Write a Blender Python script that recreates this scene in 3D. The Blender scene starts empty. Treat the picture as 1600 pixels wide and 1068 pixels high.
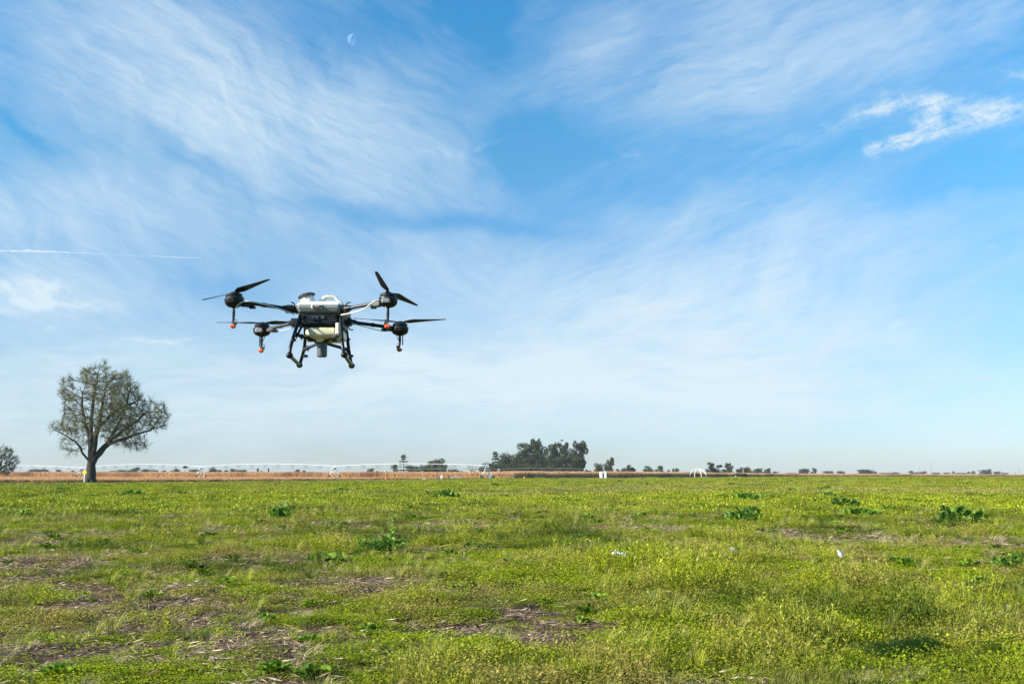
import bpy, bmesh, math, random
import numpy as np
from mathutils import Vector, Matrix, Quaternion
random.seed(7); rng = np.random.default_rng(7)
R = math.radians
S = bpy.context.scene
COL = S.collection

# ------------------------------------------------------------------ camera
F = 1556.0; HZ = 740.5; CAMH = 1.6
PITCH = math.atan((HZ - 534.0) / F)
cd = bpy.data.cameras.new('camera'); cam = bpy.data.objects.new('camera', cd); COL.objects.link(cam)
cd.sensor_width = 36.0; cd.lens = 36.0 * F / 1600.0; cd.clip_start = 0.1; cd.clip_end = 60000
cam.location = (0, 0, CAMH); cam.rotation_euler = (math.pi / 2 + PITCH, 0, 0)
S.camera = cam
CT, ST = math.cos(PITCH), math.sin(PITCH)

def ray(px, py):
    u = (px - 800.0) / F; v = (534.0 - py) / F
    return Vector((u, CT - v * ST, ST + v * CT))
def W(px, py, D):
    r = ray(px, py); return Vector((0, 0, CAMH)) + r * (D / r.y)
def G(px, py):
    r = ray(px, py); k = -CAMH / r.z; return Vector((r.x * k, r.y * k, 0))
def X(px, D): return (px - 800.0) / F / CT * D          # good near the horizon
def H(py, D): return CAMH + (HZ - py) / F * D

# ------------------------------------------------------------------ sky, sun, exposure
SUN_EL = R(26); SUN_DIR = Vector((-0.914 * math.cos(SUN_EL), -0.405 * math.cos(SUN_EL), math.sin(SUN_EL)))
S.view_settings.view_transform = 'Standard'; S.view_settings.look = 'None'
S.view_settings.gamma = 1; S.view_settings.exposure = 1.10
sl = bpy.data.lights.new('sun', 'SUN'); so = bpy.data.objects.new('sun', sl); COL.objects.link(so)
sl.energy = 5.0; sl.angle = R(0.5); sl.color = (1.0, 0.93, 0.80)
so.rotation_euler = (-SUN_DIR).to_track_quat('-Z', 'Y').to_euler()

world = bpy.data.worlds.new('World'); S.world = world; world.use_nodes = True
nt = world.node_tree; N = nt.nodes; L = nt.links; N.clear()
def node(nt, t, **kw):
    n = nt.nodes.new(t)
    for k, v in kw.items(): setattr(n, k, v)
    return n
def wm(op, a, b=None, c=None, clamp=False):
    n = N.new('ShaderNodeMath'); n.operation = op; n.use_clamp = clamp
    for i, s in enumerate((a, b, c)):
        if s is None: continue
        if isinstance(s, (int, float)): n.inputs[i].default_value = s
        else: L.new(s, n.inputs[i])
    return n.outputs[0]
def build_world():
    out = N.new('ShaderNodeOutputWorld'); bg = N.new('ShaderNodeBackground')
    sky = N.new('ShaderNodeTexSky'); sky.sky_type = 'NISHITA'; sky.sun_disc = False
    sky.sun_elevation = SUN_EL; sky.sun_rotation = math.atan2(SUN_DIR.x, SUN_DIR.y)
    sky.air_density = 1.0; sky.dust_density = 0.25; sky.ozone_density = 3.0; sky.altitude = 0
    tc = N.new('ShaderNodeTexCoord'); sep = N.new('ShaderNodeSeparateXYZ'); L.new(tc.outputs['Generated'], sep.inputs[0])
    x, y, z = sep.outputs
    ys = wm('MAXIMUM', y, 0.08)
    a = wm('DIVIDE', x, ys); b = wm('DIVIDE', z, ys)
    ab = N.new('ShaderNodeCombineXYZ'); L.new(a, ab.inputs[0]); L.new(b, ab.inputs[1])
    # cloud-layer coordinates (a flat sheet high above)
    zz = wm('ADD', wm('MAXIMUM', z, 0.0), 0.16)
    cp = N.new('ShaderNodeCombineXYZ'); L.new(wm('DIVIDE', x, zz), cp.inputs[0]); L.new(wm('DIVIDE', y, zz), cp.inputs[1])
    def noise(vec, scale, det, rough, dist=0.0, mp=None):
        if mp:
            m = N.new('ShaderNodeMapping'); L.new(vec, m.inputs[0])
            m.inputs['Rotation'].default_value = (0, 0, mp[0]); m.inputs['Scale'].default_value = (mp[1], mp[2], 1)
            m.inputs['Location'].default_value = (mp[3], mp[4], 0); vec = m.outputs[0]
        n = N.new('ShaderNodeTexNoise'); n.inputs['Scale'].default_value = scale; n.inputs['Detail'].default_value = det
        n.inputs['Roughness'].default_value = rough; n.inputs['Distortion'].default_value = dist
        L.new(vec, n.inputs['Vector']); return n
    # warp of the direction coordinates so that every patch has a ragged outline
    def warp(vec, src, amp):
        sub = N.new('ShaderNodeVectorMath'); sub.operation = 'SUBTRACT'; L.new(src.outputs['Color'], sub.inputs[0]); sub.inputs[1].default_value = (.5, .5, .5)
        sc = N.new('ShaderNodeVectorMath'); sc.operation = 'MULTIPLY'; L.new(sub.outputs[0], sc.inputs[0]); sc.inputs[1].default_value = (amp, amp * .6, 0)
        ad = N.new('ShaderNodeVectorMath'); ad.operation = 'ADD'; L.new(vec, ad.inputs[0]); L.new(sc.outputs[0], ad.inputs[1]); return ad.outputs[0]
    w1 = noise(ab.outputs[0], 5.0, 5, .6); wv = warp(ab.outputs[0], w1, .16)
    w2 = noise(ab.outputs[0], 22.0, 6, .65); wf = warp(ab.outputs[0], w2, .026)
    def AB(px, py):
        r = ray(px, py); return r.x / r.y, r.z / r.y
    def blob(vec, px, py, rx, ry, ang, wgt, soft=0.0):
        m = N.new('ShaderNodeMapping'); m.vector_type = 'TEXTURE'; L.new(vec, m.inputs[0])
        ca, cb = AB(px, py); m.inputs['Location'].default_value = (ca, cb, 0)
        m.inputs['Rotation'].default_value = (0, 0, R(ang)); m.inputs['Scale'].default_value = (rx / F, ry / F, 1)
        ln = N.new('ShaderNodeVectorMath'); ln.operation = 'LENGTH'; L.new(m.outputs[0], ln.inputs[0])
        mr = N.new('ShaderNodeMapRange'); mr.interpolation_type = 'SMOOTHERSTEP'
        mr.inputs['From Min'].default_value = 1.0; mr.inputs['From Max'].default_value = soft
        mr.inputs['To Min'].default_value = 0; mr.inputs['To Max'].default_value = wgt; L.new(ln.outputs['Value'], mr.inputs['Value'])
        return mr.outputs[0]
    def total(vec, blobs):
        t = None
        for q in blobs:
            o = blob(vec, *q); t = o if t is None else wm('ADD', t, o)
        return t
    broad = total(wv, [
        (420, 190, 560, 300, -28, .40), (580, 240, 380, 150, -22, .26), (180, 60, 460, 220, -30, .26), (400, 150, 320, 200, -50, .18),
        (120, 340, 420, 130, 0, .42), (60, 455, 300, 80, -3, .55), (560, 60, 160, 110, 0, -.15),
        (620, 345, 420, 36, -4, -.32), (830, 215, 120, 130, -10, -.30), (300, 250, 190, 36, -38, -.22), (60, 210, 160, 30, -30, -.15),
        (1030, 200, 260, 60, 12, -.14), (740, 30, 120, 120, 0, -.30),
        (1220, 60, 560, 230, 20, .38), (1480, 40, 300, 90, 24, .20), (1120, 130, 240, 100, 20, .16), (930, 60, 160, 120, 60, .22),
        (1150, 430, 620, 210, 16, .50), (1250, 560, 480, 150, 14, .30), (1000, 560, 760, 200, 0, .42), (1080, 330, 300, 60, 16, .22),
        (700, 440, 340, 110, 0, .30), (1500, 285, 260, 60, 12, -.30), (1530, 520, 180, 60, 6, -.12),
        (350, 450, 200, 40, -4, -.15), (200, 600, 850, 190, 0, .62), (1000, 620, 1100, 150, 0, .48), (100, 420, 420, 110, -3, .22), (700, 560, 500, 90, 2, .15), (60, 330, 260, 90, 4, .15), (860, 130, 260, 90, 35, .18)])
    wfine = warp(ab.outputs[0], noise(ab.outputs[0], 14.0, 8, .72), .05)
    fine = total(wfine, [
        (1375, 170, 70, 20, 12, .85), (1440, 158, 90, 26, -6, .8), (1452, 192, 34, 32, 20, .75), (1510, 178, 130, 42, 6, .8),
        (1580, 172, 100, 34, 10, .7), (1405, 222, 80, 22, 16, .85), (1362, 236, 26, 36, 60, .45), (1470, 208, 110, 24, 14, .7), (1330, 190, 60, 14, 20, .3),
        (1590, 118, 50, 13, -8, .45), (1402, 193, 46, 18, 4, -1.2), (1250, 215, 150, 30, 18, .16),
        (90, 472, 170, 22, -4, .6), (40, 448, 130, 22, 0, .6), (30, 485, 110, 12, 4, .4), (250, 529, 90, 7, 0, .6), (80, 516, 30, 9, 4, .3),
        (1542, 590, 50, 7, 4, .5), (1575, 514, 40, 4, 0, .4), (1405, 503, 26, 8, 10, .35), (1540, 388, 24, 6, -6, .3),
        (985, 240, 34, 16, -20, .3), (1440, 508, 190, 22, 12, .14), (700, 240, 90, 14, -20, .25), (760, 228, 40, 10, 20, .25)])
    def fibres(vec, ang, lx, ly, scale, det, rough, dist):
        m = N.new('ShaderNodeMapping'); m.vector_type = 'TEXTURE'; L.new(vec, m.inputs[0])
        m.inputs['Rotation'].default_value = (0, 0, R(ang)); m.inputs['Scale'].default_value = (lx, ly, 1)
        n = N.new('ShaderNodeTexNoise'); n.inputs['Scale'].default_value = scale; n.inputs['Detail'].default_value = det
        n.inputs['Roughness'].default_value = rough; n.inputs['Distortion'].default_value = dist; L.new(m.outputs[0], n.inputs['Vector']); return n.outputs['Fac']
    def mixv(f, p, q): return wm('ADD', wm('MULTIPLY', p, wm('SUBTRACT', 1.0, f)), wm('MULTIPLY', q, f))
    def sstep(v, lo, hi):
        m = N.new('ShaderNodeMapRange'); m.interpolation_type = 'SMOOTHERSTEP'; m.inputs['From Min'].default_value = lo; m.inputs['From Max'].default_value = hi
        L.new(v, m.inputs['Value']); return m.outputs[0]
    swirl = warp(ab.outputs[0], noise(ab.outputs[0], 3.2, 3, .5), .30); swirl = warp(swirl, w2, .03); wh = warp(ab.outputs[0], w2, .048)
    right = sstep(a, -.14, .10); low = wm('SUBTRACT', 1.0, sstep(b, .06, .22))
    big = mixv(low, mixv(right, fibres(swirl, -34, 1, .34, 3.2, 5, .55, .4), fibres(swirl, 24, 1, .36, 3.0, 5, .55, .4)), fibres(swirl, 3, 1, .22, 3.2, 5, .55, .3))
    med = mixv(low, mixv(right, fibres(swirl, -40, 1, .20, 7, 6, .62, .3), fibres(swirl, 28, 1, .22, 7, 6, .62, .3)), fibres(swirl, 5, 1, .15, 6, 6, .6, .2))
    hair = mixv(low, mixv(right, fibres(wf, -28, 1, .13, 16, 7, .7, .2), fibres(wf, 20, 1, .13, 16, 7, .7, .2)), fibres(wf, 2, 1, .10, 12, 7, .65, .1))
    s = wm('ADD', wm('MULTIPLY', big, .42), wm('ADD', wm('MULTIPLY', med, .34), wm('MULTIPLY', hair, .24)))
    s = wm('MULTIPLY', wm('SUBTRACT', s, .5), 4.4)
    bm_ = wm('MULTIPLY', broad, wm('ADD', wm('MULTIPLY', s, .64), .84))
    bm_ = wm('ADD', bm_, wm('ADD', wm('MULTIPLY', s, .22), .10))
    tuf = wm('MULTIPLY', wm('SUBTRACT', wm('ADD', wm('MULTIPLY', noise(wf, 26.0, 9, .72, .8).outputs['Fac'], .6), wm('MULTIPLY', hair, .4)), .5), 4.0)
    fm = wm('MULTIPLY', fine, wm('ADD', wm('MULTIPLY', tuf, 1.25), .48))
    fac = wm('ADD', wm('MAXIMUM', bm_, 0.0), wm('MAXIMUM', fm, 0.0))
    fac = wm('MULTIPLY', wm('MINIMUM', fac, 1.0), .88, clamp=True)
    # sky colour
    skc = N.new('ShaderNodeMixRGB'); skc.blend_type = 'MULTIPLY'; skc.inputs[0].default_value = 1
    L.new(sky.outputs[0], skc.inputs[1])
    rp = N.new('ShaderNodeValToRGB'); mrb = N.new('ShaderNodeMapRange'); mrb.inputs['From Max'].default_value = .8
    L.new(b, mrb.inputs['Value']); L.new(mrb.outputs[0], rp.inputs[0]); e = rp.color_ramp.elements
    for q in SKYTINT[2:]: e.new(.5)
    for el, (ps, c) in zip(e, SKYTINT): el.position = ps / .8; el.color = (*[v / 1.6 for v in c], 1)
    sc2 = N.new('ShaderNodeVectorMath'); sc2.operation = 'SCALE'; sc2.inputs['Scale'].default_value = 1.6
    L.new(rp.outputs[0], sc2.inputs[0]); L.new(sc2.outputs[0], skc.inputs[2])
    mix = N.new('ShaderNodeMixRGB'); L.new(fac, mix.inputs[0]); L.new(skc.outputs[0], mix.inputs[1])
    # high thin cloud whiter, low cloud in thicker air
    mix.inputs[2].default_value = CLOUD
    L.new(mix.outputs[0], bg.inputs['Color']); bg.inputs['Strength'].default_value = 0.0714
    L.new(bg.outputs[0], out.inputs['Surface'])
SKYTINT = [(0.0, (.64, .71, .84)), (.012, (.65, .75, .94)), (.03, (.66, .79, 1.02)), (.10, (.74, .87, 1.00)), (.22, (.66, 1.00, 1.14)), (.35, (.55, 1.17, 1.30)), (.48, (.42, 1.2, 1.44)), (.8, (.40, 1.15, 1.42))]
CLOUD = (5.0, 5.85, 6.4, 1)
build_world()

# ------------------------------------------------------------------ materials
def mat(name, col, rough=.6, metal=0.0, spec=.5, var=0.0, vscale=8.0, col2=None, bump=0.0, bscale=40.0):
    m = bpy.data.materials.new(name); m.use_nodes = True; t = m.node_tree; p = t.nodes['Principled BSDF']
    p.inputs['Roughness'].default_value = rough; p.inputs['Metallic'].default_value = metal
    p.inputs['Specular IOR Level'].default_value = spec
    p.inputs['Base Color'].default_value = (*col, 1)
    tc = t.nodes.new('ShaderNodeTexCoord')
    if var or col2:
        n = t.nodes.new('ShaderNodeTexNoise'); n.inputs['Scale'].default_value = vscale; n.inputs['Detail'].default_value = 6
        t.links.new(tc.outputs['Object'], n.inputs['Vector'])
        mx = t.nodes.new('ShaderNodeMixRGB'); t.links.new(n.outputs['Fac'], mx.inputs[0])
        c2 = col2 or tuple(c * (1 - var) for c in col)
        mx.inputs[1].default_value = (*[c * (1 + var) for c in col], 1); mx.inputs[2].default_value = (*c2, 1)
        t.links.new(mx.outputs[0], p.inputs['Base Color'])
    if bump:
        n = t.nodes.new('ShaderNodeTexNoise'); n.inputs['Scale'].default_value = bscale; n.inputs['Detail'].default_value = 5
        t.links.new(tc.outputs['Object'], n.inputs['Vector'])
        b = t.nodes.new('ShaderNodeBump'); b.inputs['Strength'].default_value = bump; t.links.new(n.outputs['Fac'], b.inputs['Height'])
        t.links.new(b.outputs[0], p.inputs['Normal'])
    return m

def leafmat(name, ca, cb, cdry=None, trans=.35, rough=.6):
    """foliage: per-leaf colour from the 'lc' attribute, per-plant shift from 'tint'"""
    m = bpy.data.materials.new(name); m.use_nodes = True; t = m.node_tree; t.nodes.clear()
    o = t.nodes.new('ShaderNodeOutputMaterial'); at = t.nodes.new('ShaderNodeAttribute'); at.attribute_name = 'lc'
    mx = t.nodes.new('ShaderNodeMixRGB'); t.links.new(at.outputs['Fac'], mx.inputs[0])
    mx.inputs[1].default_value = (*ca, 1); mx.inputs[2].default_value = (*cb, 1); c = mx.outputs[0]
    if cdry:
        ti = t.nodes.new('ShaderNodeAttribute'); ti.attribute_type = 'INSTANCER'; ti.attribute_name = 'tint'
        m2 = t.nodes.new('ShaderNodeMixRGB'); t.links.new(ti.outputs['Fac'], m2.inputs[0]); t.links.new(c, m2.inputs[1])
        m2.inputs[2].default_value = (*cdry, 1); c = m2.outputs[0]
    if cdry and name != 'dry_corn':
        dk = t.nodes.new('ShaderNodeAttribute'); dk.attribute_type = 'INSTANCER'; dk.attribute_name = 'dk'
        m3 = t.nodes.new('ShaderNodeMixRGB'); t.links.new(dk.outputs['Fac'], m3.inputs[0]); t.links.new(c, m3.inputs[1])
        m3.inputs[2].default_value = (.035, .075, .008, 1); c = m3.outputs[0]
    d = t.nodes.new('ShaderNodeBsdfDiffuse'); tr = t.nodes.new('ShaderNodeBsdfTranslucent'); s = t.nodes.new('ShaderNodeMixShader')
    t.links.new(c, d.inputs[0]); t.links.new(c, tr.inputs[0]); s.inputs[0].default_value = trans
    t.links.new(d.outputs[0], s.inputs[1]); t.links.new(tr.outputs[0], s.inputs[2])
    g = t.nodes.new('ShaderNodeBsdfGlossy'); g.inputs['Roughness'].default_value = .45; g.inputs['Color'].default_value = (.8, .85, .8, 1)
    s2 = t.nodes.new('ShaderNodeMixShader'); s2.inputs[0].default_value = .015
    t.links.new(s.outputs[0], s2.inputs[1]); t.links.new(g.outputs[0], s2.inputs[2]); t.links.new(s2.outputs[0], o.inputs[0])
    return m

M = dict(
    carbon=mat('carbon_black', (.006, .006, .007), .34, spec=.3, var=.3, vscale=30),
    plastic=mat('black_plastic', (.008, .008, .010), .42, spec=.3, var=.25, vscale=20, bump=.05, bscale=200),
    gunmetal=mat('gunmetal', (.06, .06, .065), .38, .3, var=.2),
    grey=mat('grey_shell', (.20, .21, .215), .42, var=.08, vscale=14),
    cream=mat('cream_tank', (.76, .72, .64), .4, var=.06, vscale=10),
    tank=mat('milky_tank', (.66, .59, .40), .35, var=.12, vscale=14),
    white=mat('white_paint', (.78, .79, .80), .45, var=.06, vscale=3),
    galv=mat('galvanised_steel', (.42, .44, .46), .5, .2, var=.12, vscale=2),
    radar=mat('radar_grey', (.075, .075, .08), .45, var=.1),
    orange=mat('orange_plastic', (.80, .13, .02), .4, var=.1, vscale=60),
    shaded_orange=mat('shaded_orange', (.38, .07, .015), .5, var=.15, vscale=60),  # nozzle orange with shade put into the colour, rear right nozzle only
    hose=mat('grey_hose', (.55, .56, .52), .4, var=.1),
    rubber=mat('tyre_rubber', (.02, .02, .02), .85, var=.3),
    wood=mat('weathered_wood', (.22, .18, .14), .85, var=.3, vscale=4),
    concrete=mat('concrete_grey', (.38, .37, .34), .85, var=.2, vscale=5),
    yellow=mat('yellow_sign', (.85, .72, .03), .45, var=.06),
    blue=mat('blue_plastic', (.06, .26, .50), .4, var=.1),
    darkgrey=mat('dark_grey', (.07, .08, .09), .6, var=.2),
    truss=mat('truss_steel', (.10, .11, .12), .6, .1, var=.2, vscale=1),
    lightgrey=mat('light_grey', (.46, .47, .46), .55, var=.08, vscale=1),
    rust=mat('rusty_iron', (.16, .09, .06), .8, var=.3),
    glass_lens=mat('lens', (.01, .01, .015), .08),
    bark=mat('bark', (.012, .009, .008), .95, col2=(.060, .042, .028), vscale=1.2, bump=.6, bscale=3),
    fbark=mat('distant_bark', (.10, .085, .07), .95, var=.4, vscale=.6),
    bird=mat('feathers_dark', (.03, .03, .035), .7, var=.4),
    card=mat('white_card', (.82, .83, .86), .5, var=.08, vscale=20),
    pale_blue=mat('faded_plastic', (.38, .50, .55), .4, var=.15, vscale=30),
)
M['olive'] = leafmat('olive_leaf', (.09, .09, .03), (.31, .31, .12))
M['olive2'] = leafmat('olive_dark_leaf', (.035, .05, .025), (.13, .14, .06))
M['euc'] = leafmat('eucalyptus_leaf', (.008, .014, .008), (.075, .088, .034), trans=.12)
M['pine'] = leafmat('conifer_needle', (.012, .026, .016), (.04, .065, .03), trans=.15)
M['bushm'] = leafmat('bush_leaf', (.03, .05, .02), (.12, .15, .05), trans=.25)
M['barem'] = leafmat('bare_twig', (.16, .14, .11), (.30, .28, .24), trans=.2)
M['weed'] = leafmat('weed_leaf', (.05, .13, .015), (.30, .46, .08), trans=.35)
M['weed2'] = leafmat('weed_leaf_dark', (.04, .11, .012), (.22, .38, .045), trans=.35)
DRY = (.36, .27, .09)
M['clover'] = leafmat('clover_leaf', (.15, .21, .008), (.40, .46, .020), DRY, .28)
M['fern'] = leafmat('feather_weed', (.12, .165, .008), (.44, .46, .024), DRY, .28)
M['blade'] = leafmat('grass_blade', (.12, .17, .010), (.50, .50, .045), (.36, .30, .14), .28)
M['broad'] = leafmat('small_broad_leaf', (.05, .14, .008), (.26, .40, .03), DRY, .25)
M['straw'] = leafmat('dry_straw', (.20, .13, .075), (.60, .49, .33), None, .1)
M['corn'] = leafmat('dry_corn', (.36, .20, .09), (.98, .68, .38), (.36, .18, .09), .35)

# ------------------------------------------------------------------ mesh helpers
def mesh_obj(name, V, Fc, m, parent=None, smooth=False, lc=None):
    me = bpy.data.meshes.new(name); me.from_pydata([tuple(v) for v in V], [], Fc)
    if m: me.materials.append(m)
    if lc is not None:
        at = me.attributes.new('lc', 'FLOAT', 'FACE'); at.data.foreach_set('value', np.asarray(lc, dtype=np.float32))
    if smooth: me.polygons.foreach_set('use_smooth', [True] * len(me.polygons))
    me.update(); o = bpy.data.objects.new(name, me); COL.objects.link(o)
    if parent: o.parent = parent
    return o
def fast_mesh(name, V, Q, m, lc=None, smooth=False):
    """V (n,3) float, Q (k,c) int with constant c"""
    me = bpy.data.meshes.new(name); V = np.asarray(V, np.float32); Q = np.asarray(Q, np.int32); k, c = Q.shape
    me.vertices.add(len(V)); me.vertices.foreach_set('co', V.ravel())
    me.loops.add(k * c); me.loops.foreach_set('vertex_index', Q.ravel())
    me.polygons.add(k); me.polygons.foreach_set('loop_start', np.arange(0, k * c, c, dtype=np.int32))
    me.update(calc_edges=True)
    if smooth: me.polygons.foreach_set('use_smooth', np.ones(k, bool))
    if m: me.materials.append(m)
    if lc is not None:
        at = me.attributes.new('lc', 'FLOAT', 'FACE'); at.data.foreach_set('value', np.asarray(lc, np.float32))
    return me
def tag(o, label, cat, group=None, kind=None):
    if label: o['label'] = label
    if cat: o['category'] = cat
    if group: o['group'] = group
    if kind: o['kind'] = kind
    return o
def empty(name, loc, label, cat, group=None):
    o = bpy.data.objects.new(name, None); COL.objects.link(o); o.location = loc; o.empty_display_size = .2
    return tag(o, label, cat, group)
def copy_tree(o, parent=None):
    c = o.copy(); COL.objects.link(c); c.parent = parent
    for ch in list(o.children): copy_tree(ch, c)
    return c

class MB:
    """mesh builder; coordinates are given in world space and shifted by -org"""
    def __init__(s, org=(0, 0, 0)): s.V = []; s.F = []; s.org = Vector(org)
    def add(s, V, Fc):
        n = len(s.V); s.V += [Vector(v) - s.org for v in V]; s.F += [tuple(i + n for i in f) for f in Fc]; return s
    def tube(s, pts, rad, n=10, caps=True):
        pts = [Vector(p) for p in pts]; k = len(pts)
        if not hasattr(rad, '__len__'): rad = [rad] * k
        T = []
        for i in range(k):
            t = (pts[min(i + 1, k - 1)] - pts[max(i - 1, 0)]); T.append(t.normalized())
        up = Vector((0, 0, 1)) if abs(T[0].z) < .9 else Vector((0, 1, 0))
        u = T[0].cross(up).normalized(); V = []
        for i in range(k):
            u = (u - T[i] * u.dot(T[i])).normalized(); w = T[i].cross(u)
            for j in range(n):
                a = 2 * math.pi * j / n; V.append(pts[i] + (u * math.cos(a) + w * math.sin(a)) * rad[i])
        Fc = [(i * n + j, i * n + (j + 1) % n, (i + 1) * n + (j + 1) % n, (i + 1) * n + j) for i in range(k - 1) for j in range(n)]
        if caps: Fc += [tuple(range(n))[::-1], tuple((k - 1) * n + j for j in range(n))]
        return s.add(V, Fc)
    def lathe(s, c, prof, n=24, axis=(0, 0, 1)):
        c = Vector(c); q = Vector((0, 0, 1)).rotation_difference(Vector(axis).normalized())
        V = []; k = len(prof)
        for (r, z) in prof:
            for j in range(n):
                a = 2 * math.pi * j / n; V.append(c + q @ Vector((r * math.cos(a), r * math.sin(a), z)))
        Fc = [(i * n + j, i * n + (j + 1) % n, (i + 1) * n + (j + 1) % n, (i + 1) * n + j) for i in range(k - 1) for j in range(n)]
        Fc += [tuple(range(n))[::-1], tuple((k - 1) * n + j for j in range(n))]
        return s.add(V, Fc)
    def box(s, c, d, rot=None, bev=0.0):
        bm = bmesh.new(); bmesh.ops.create_cube(bm, size=1)
        bmesh.ops.scale(bm, vec=d, verts=bm.verts)
        if bev: bmesh.ops.bevel(bm, geom=bm.edges[:], offset=bev, segments=2, affect='EDGES', profile=.6)
        if rot is not None: bmesh.ops.transform(bm, matrix=rot.to_matrix().to_4x4() if hasattr(rot, 'to_matrix') else rot, verts=bm.verts)
        bmesh.ops.translate(bm, vec=c, verts=bm.verts); bm.verts.index_update()
        s.add([v.co.copy() for v in bm.verts], [tuple(v.index for v in f.verts) for f in bm.faces]); bm.free(); return s
    def ball(s, c, r, n=12, sc=(1, 1, 1)):
        prof = [(max(1e-4, math.sin(math.pi * i / 8)), -math.cos(math.pi * i / 8)) for i in range(9)]
        V = []; c = Vector(c)
        for (q, z) in prof:
            for j in range(n):
                a = 2 * math.pi * j / n; V.append(c + Vector((q * math.cos(a) * r * sc[0], q * math.sin(a) * r * sc[1], z * r * sc[2])))
        Fc = [(i * n + j, i * n + (j + 1) % n, (i + 1) * n + (j + 1) % n, (i + 1) * n + j) for i in range(8) for j in range(n)]
        return s.add(V, Fc)
    def octo(s, c, levels, ch=.22):
        """loft of chamfered rectangles; levels: (half x, half y, z, y offset)"""
        V = []; c = Vector(c)
        for (hx, hy, z, yo) in levels:
            q = min(hx, hy) * ch
            for (x, y) in ((hx, hy - q), (hx - q, hy), (-hx + q, hy), (-hx, hy - q), (-hx, -hy + q), (-hx + q, -hy), (hx - q, -hy), (hx, -hy + q)):
                V.append(c + Vector((x, y + yo, z)))
        k = len(levels)
        Fc = [(i * 8 + j, i * 8 + (j + 1) % 8, (i + 1) * 8 + (j + 1) % 8, (i + 1) * 8 + j) for i in range(k - 1) for j in range(8)]
        Fc += [tuple(range(8))[::-1], tuple((k - 1) * 8 + j for j in range(8))]
        return s.add(V, Fc)
    def build(s, name, m, parent=None, smooth=False, bevel=0.0):
        o = mesh_obj(name, s.V, s.F, m, parent)
        bm = bmesh.new(); bm.from_mesh(o.data); bmesh.ops.recalc_face_normals(bm, faces=bm.faces); bm.to_mesh(o.data); bm.free()
        if smooth:
            o.data.polygons.foreach_set('use_smooth', [True] * len(o.data.polygons))
            o.data.set_sharp_from_angle(angle=R(38))
        if bevel:
            b = o.modifiers.new('bevel', 'BEVEL'); b.width = bevel; b.segments = 2; b.limit_method = 'ANGLE'; b.angle_limit = R(30)
        return o
def smooth_path(pts, k=6):
    pts = [Vector(p) for p in pts]; P = [pts[0]] + pts + [pts[-1]]; out = []
    for i in range(1, len(P) - 2):
        for j in range(k):
            t = j / k; a, b, c, d = P[i - 1], P[i], P[i + 1], P[i + 2]
            out.append(.5 * ((2 * b) + (c - a) * t + (2 * a - 5 * b + 4 * c - d) * t * t + (-a + 3 * b - 3 * c + d) * t ** 3))
    out.append(pts[-1]); return out

# ------------------------------------------------------------------ noise fields (numpy)
def vnoise(x, y, seed):
    xi = np.floor(x).astype(np.int64); yi = np.floor(y).astype(np.int64); fx = x - xi; fy = y - yi
    fx = fx * fx * (3 - 2 * fx); fy = fy * fy * (3 - 2 * fy)
    def h(a, b):
        n = (a * 374761393 + b * 668265263 + seed * 1442695041) & 0xffffffff
        n = ((n ^ (n >> 13)) * 1274126177) & 0xffffffff; n = n ^ (n >> 16); return (n & 0xffff) / 65535.0
    return (h(xi, yi) * (1 - fx) + h(xi + 1, yi) * fx) * (1 - fy) + (h(xi, yi + 1) * (1 - fx) + h(xi + 1, yi + 1) * fx) * fy
def fbm(x, y, seed, o=4):
    t = 0; a = .5; n = 0
    for i in range(o): t = t + a * vnoise(x * 2 ** i + 17.3 * i, y * 2 ** i - 9.1 * i, seed + i); n += a; a *= .55
    return t / n
# front edge of the corn, by photo column -> distance
CX = [-400, 0, 170, 300, 400, 500, 600, 700, 840, 1000, 1200, 1600, 2000]
CD = [200, 207, 210, 224, 245, 275, 300, 345, 390, 430, 560, 640, 680]
TX = [-400, 0, 138, 322, 527, 700, 762, 800, 840, 1000, 1200, 1600, 2000]   # front of the standing corn
TD = [560, 505, 477, 442, 406, 385, 378, 376, 388, 430, 560, 640, 680]
CH = [2.75, 2.75, 2.7, 2.62, 2.5, 2.55, 2.6, 2.65, 2.7, 2.7, 2.1, 1.5, 1.4]
def corn_d(x, y):
    px = 800 + x / np.maximum(y, 1e-3) * F * CT; return np.interp(px, CX, CD)
SOIL = [(400, 828, 150, 4), (1150, 832, 150, 4), (1350, 843, 120, 5), (850, 829, 150, 3), (150, 838, 120, 4), (1480, 846, 80, 4), (380, 880, 90, 5), (155, 1005, 60, 14), (420, 1040, 60, 12), (700, 985, 90, 9), (560, 1000, 50, 8), (250, 925, 70, 8), (90, 1030, 60, 10), (900, 1000, 70, 8),
        (820, 985, 60, 8), (60, 965, 60, 10), (1070, 935, 60, 8), (480, 945, 60, 6), (330, 1015, 40, 8), (210, 870, 60, 5), (620, 1030, 60, 10),
        (1410, 850, 90, 7), (1240, 835, 90, 5), (1000, 830, 120, 4), (700, 822, 140, 4), (250, 812, 110, 4), (560, 910, 70, 6), (350, 960, 60, 7), (1560, 1000, 40, 10), (60, 905, 90, 6)]
_sg = [(G(a, b), G(a + c, b), G(a, b - d)) for (a, b, c, d) in SOIL]
SG = [(p.x, p.y, abs(q.x - p.x), abs(r.y - p.y)) for p, q, r in _sg]
LUSH = [(740, 1030, 100, 40), (1050, 925, 110, 40), (830, 905, 80, 20), (1480, 1000, 160, 50), (1200, 960, 160, 30), (950, 1040, 90, 25), (1350, 920, 160, 25), (1100, 1000, 120, 30), (640, 960, 60, 15)]
_lg = [(G(a, b), G(a + c, b), G(a, b - d)) for (a, b, c, d) in LUSH]
LG = [(p.x, p.y, abs(q.x - p.x), abs(r.y - p.y)) for p, q, r in _lg]
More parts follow.
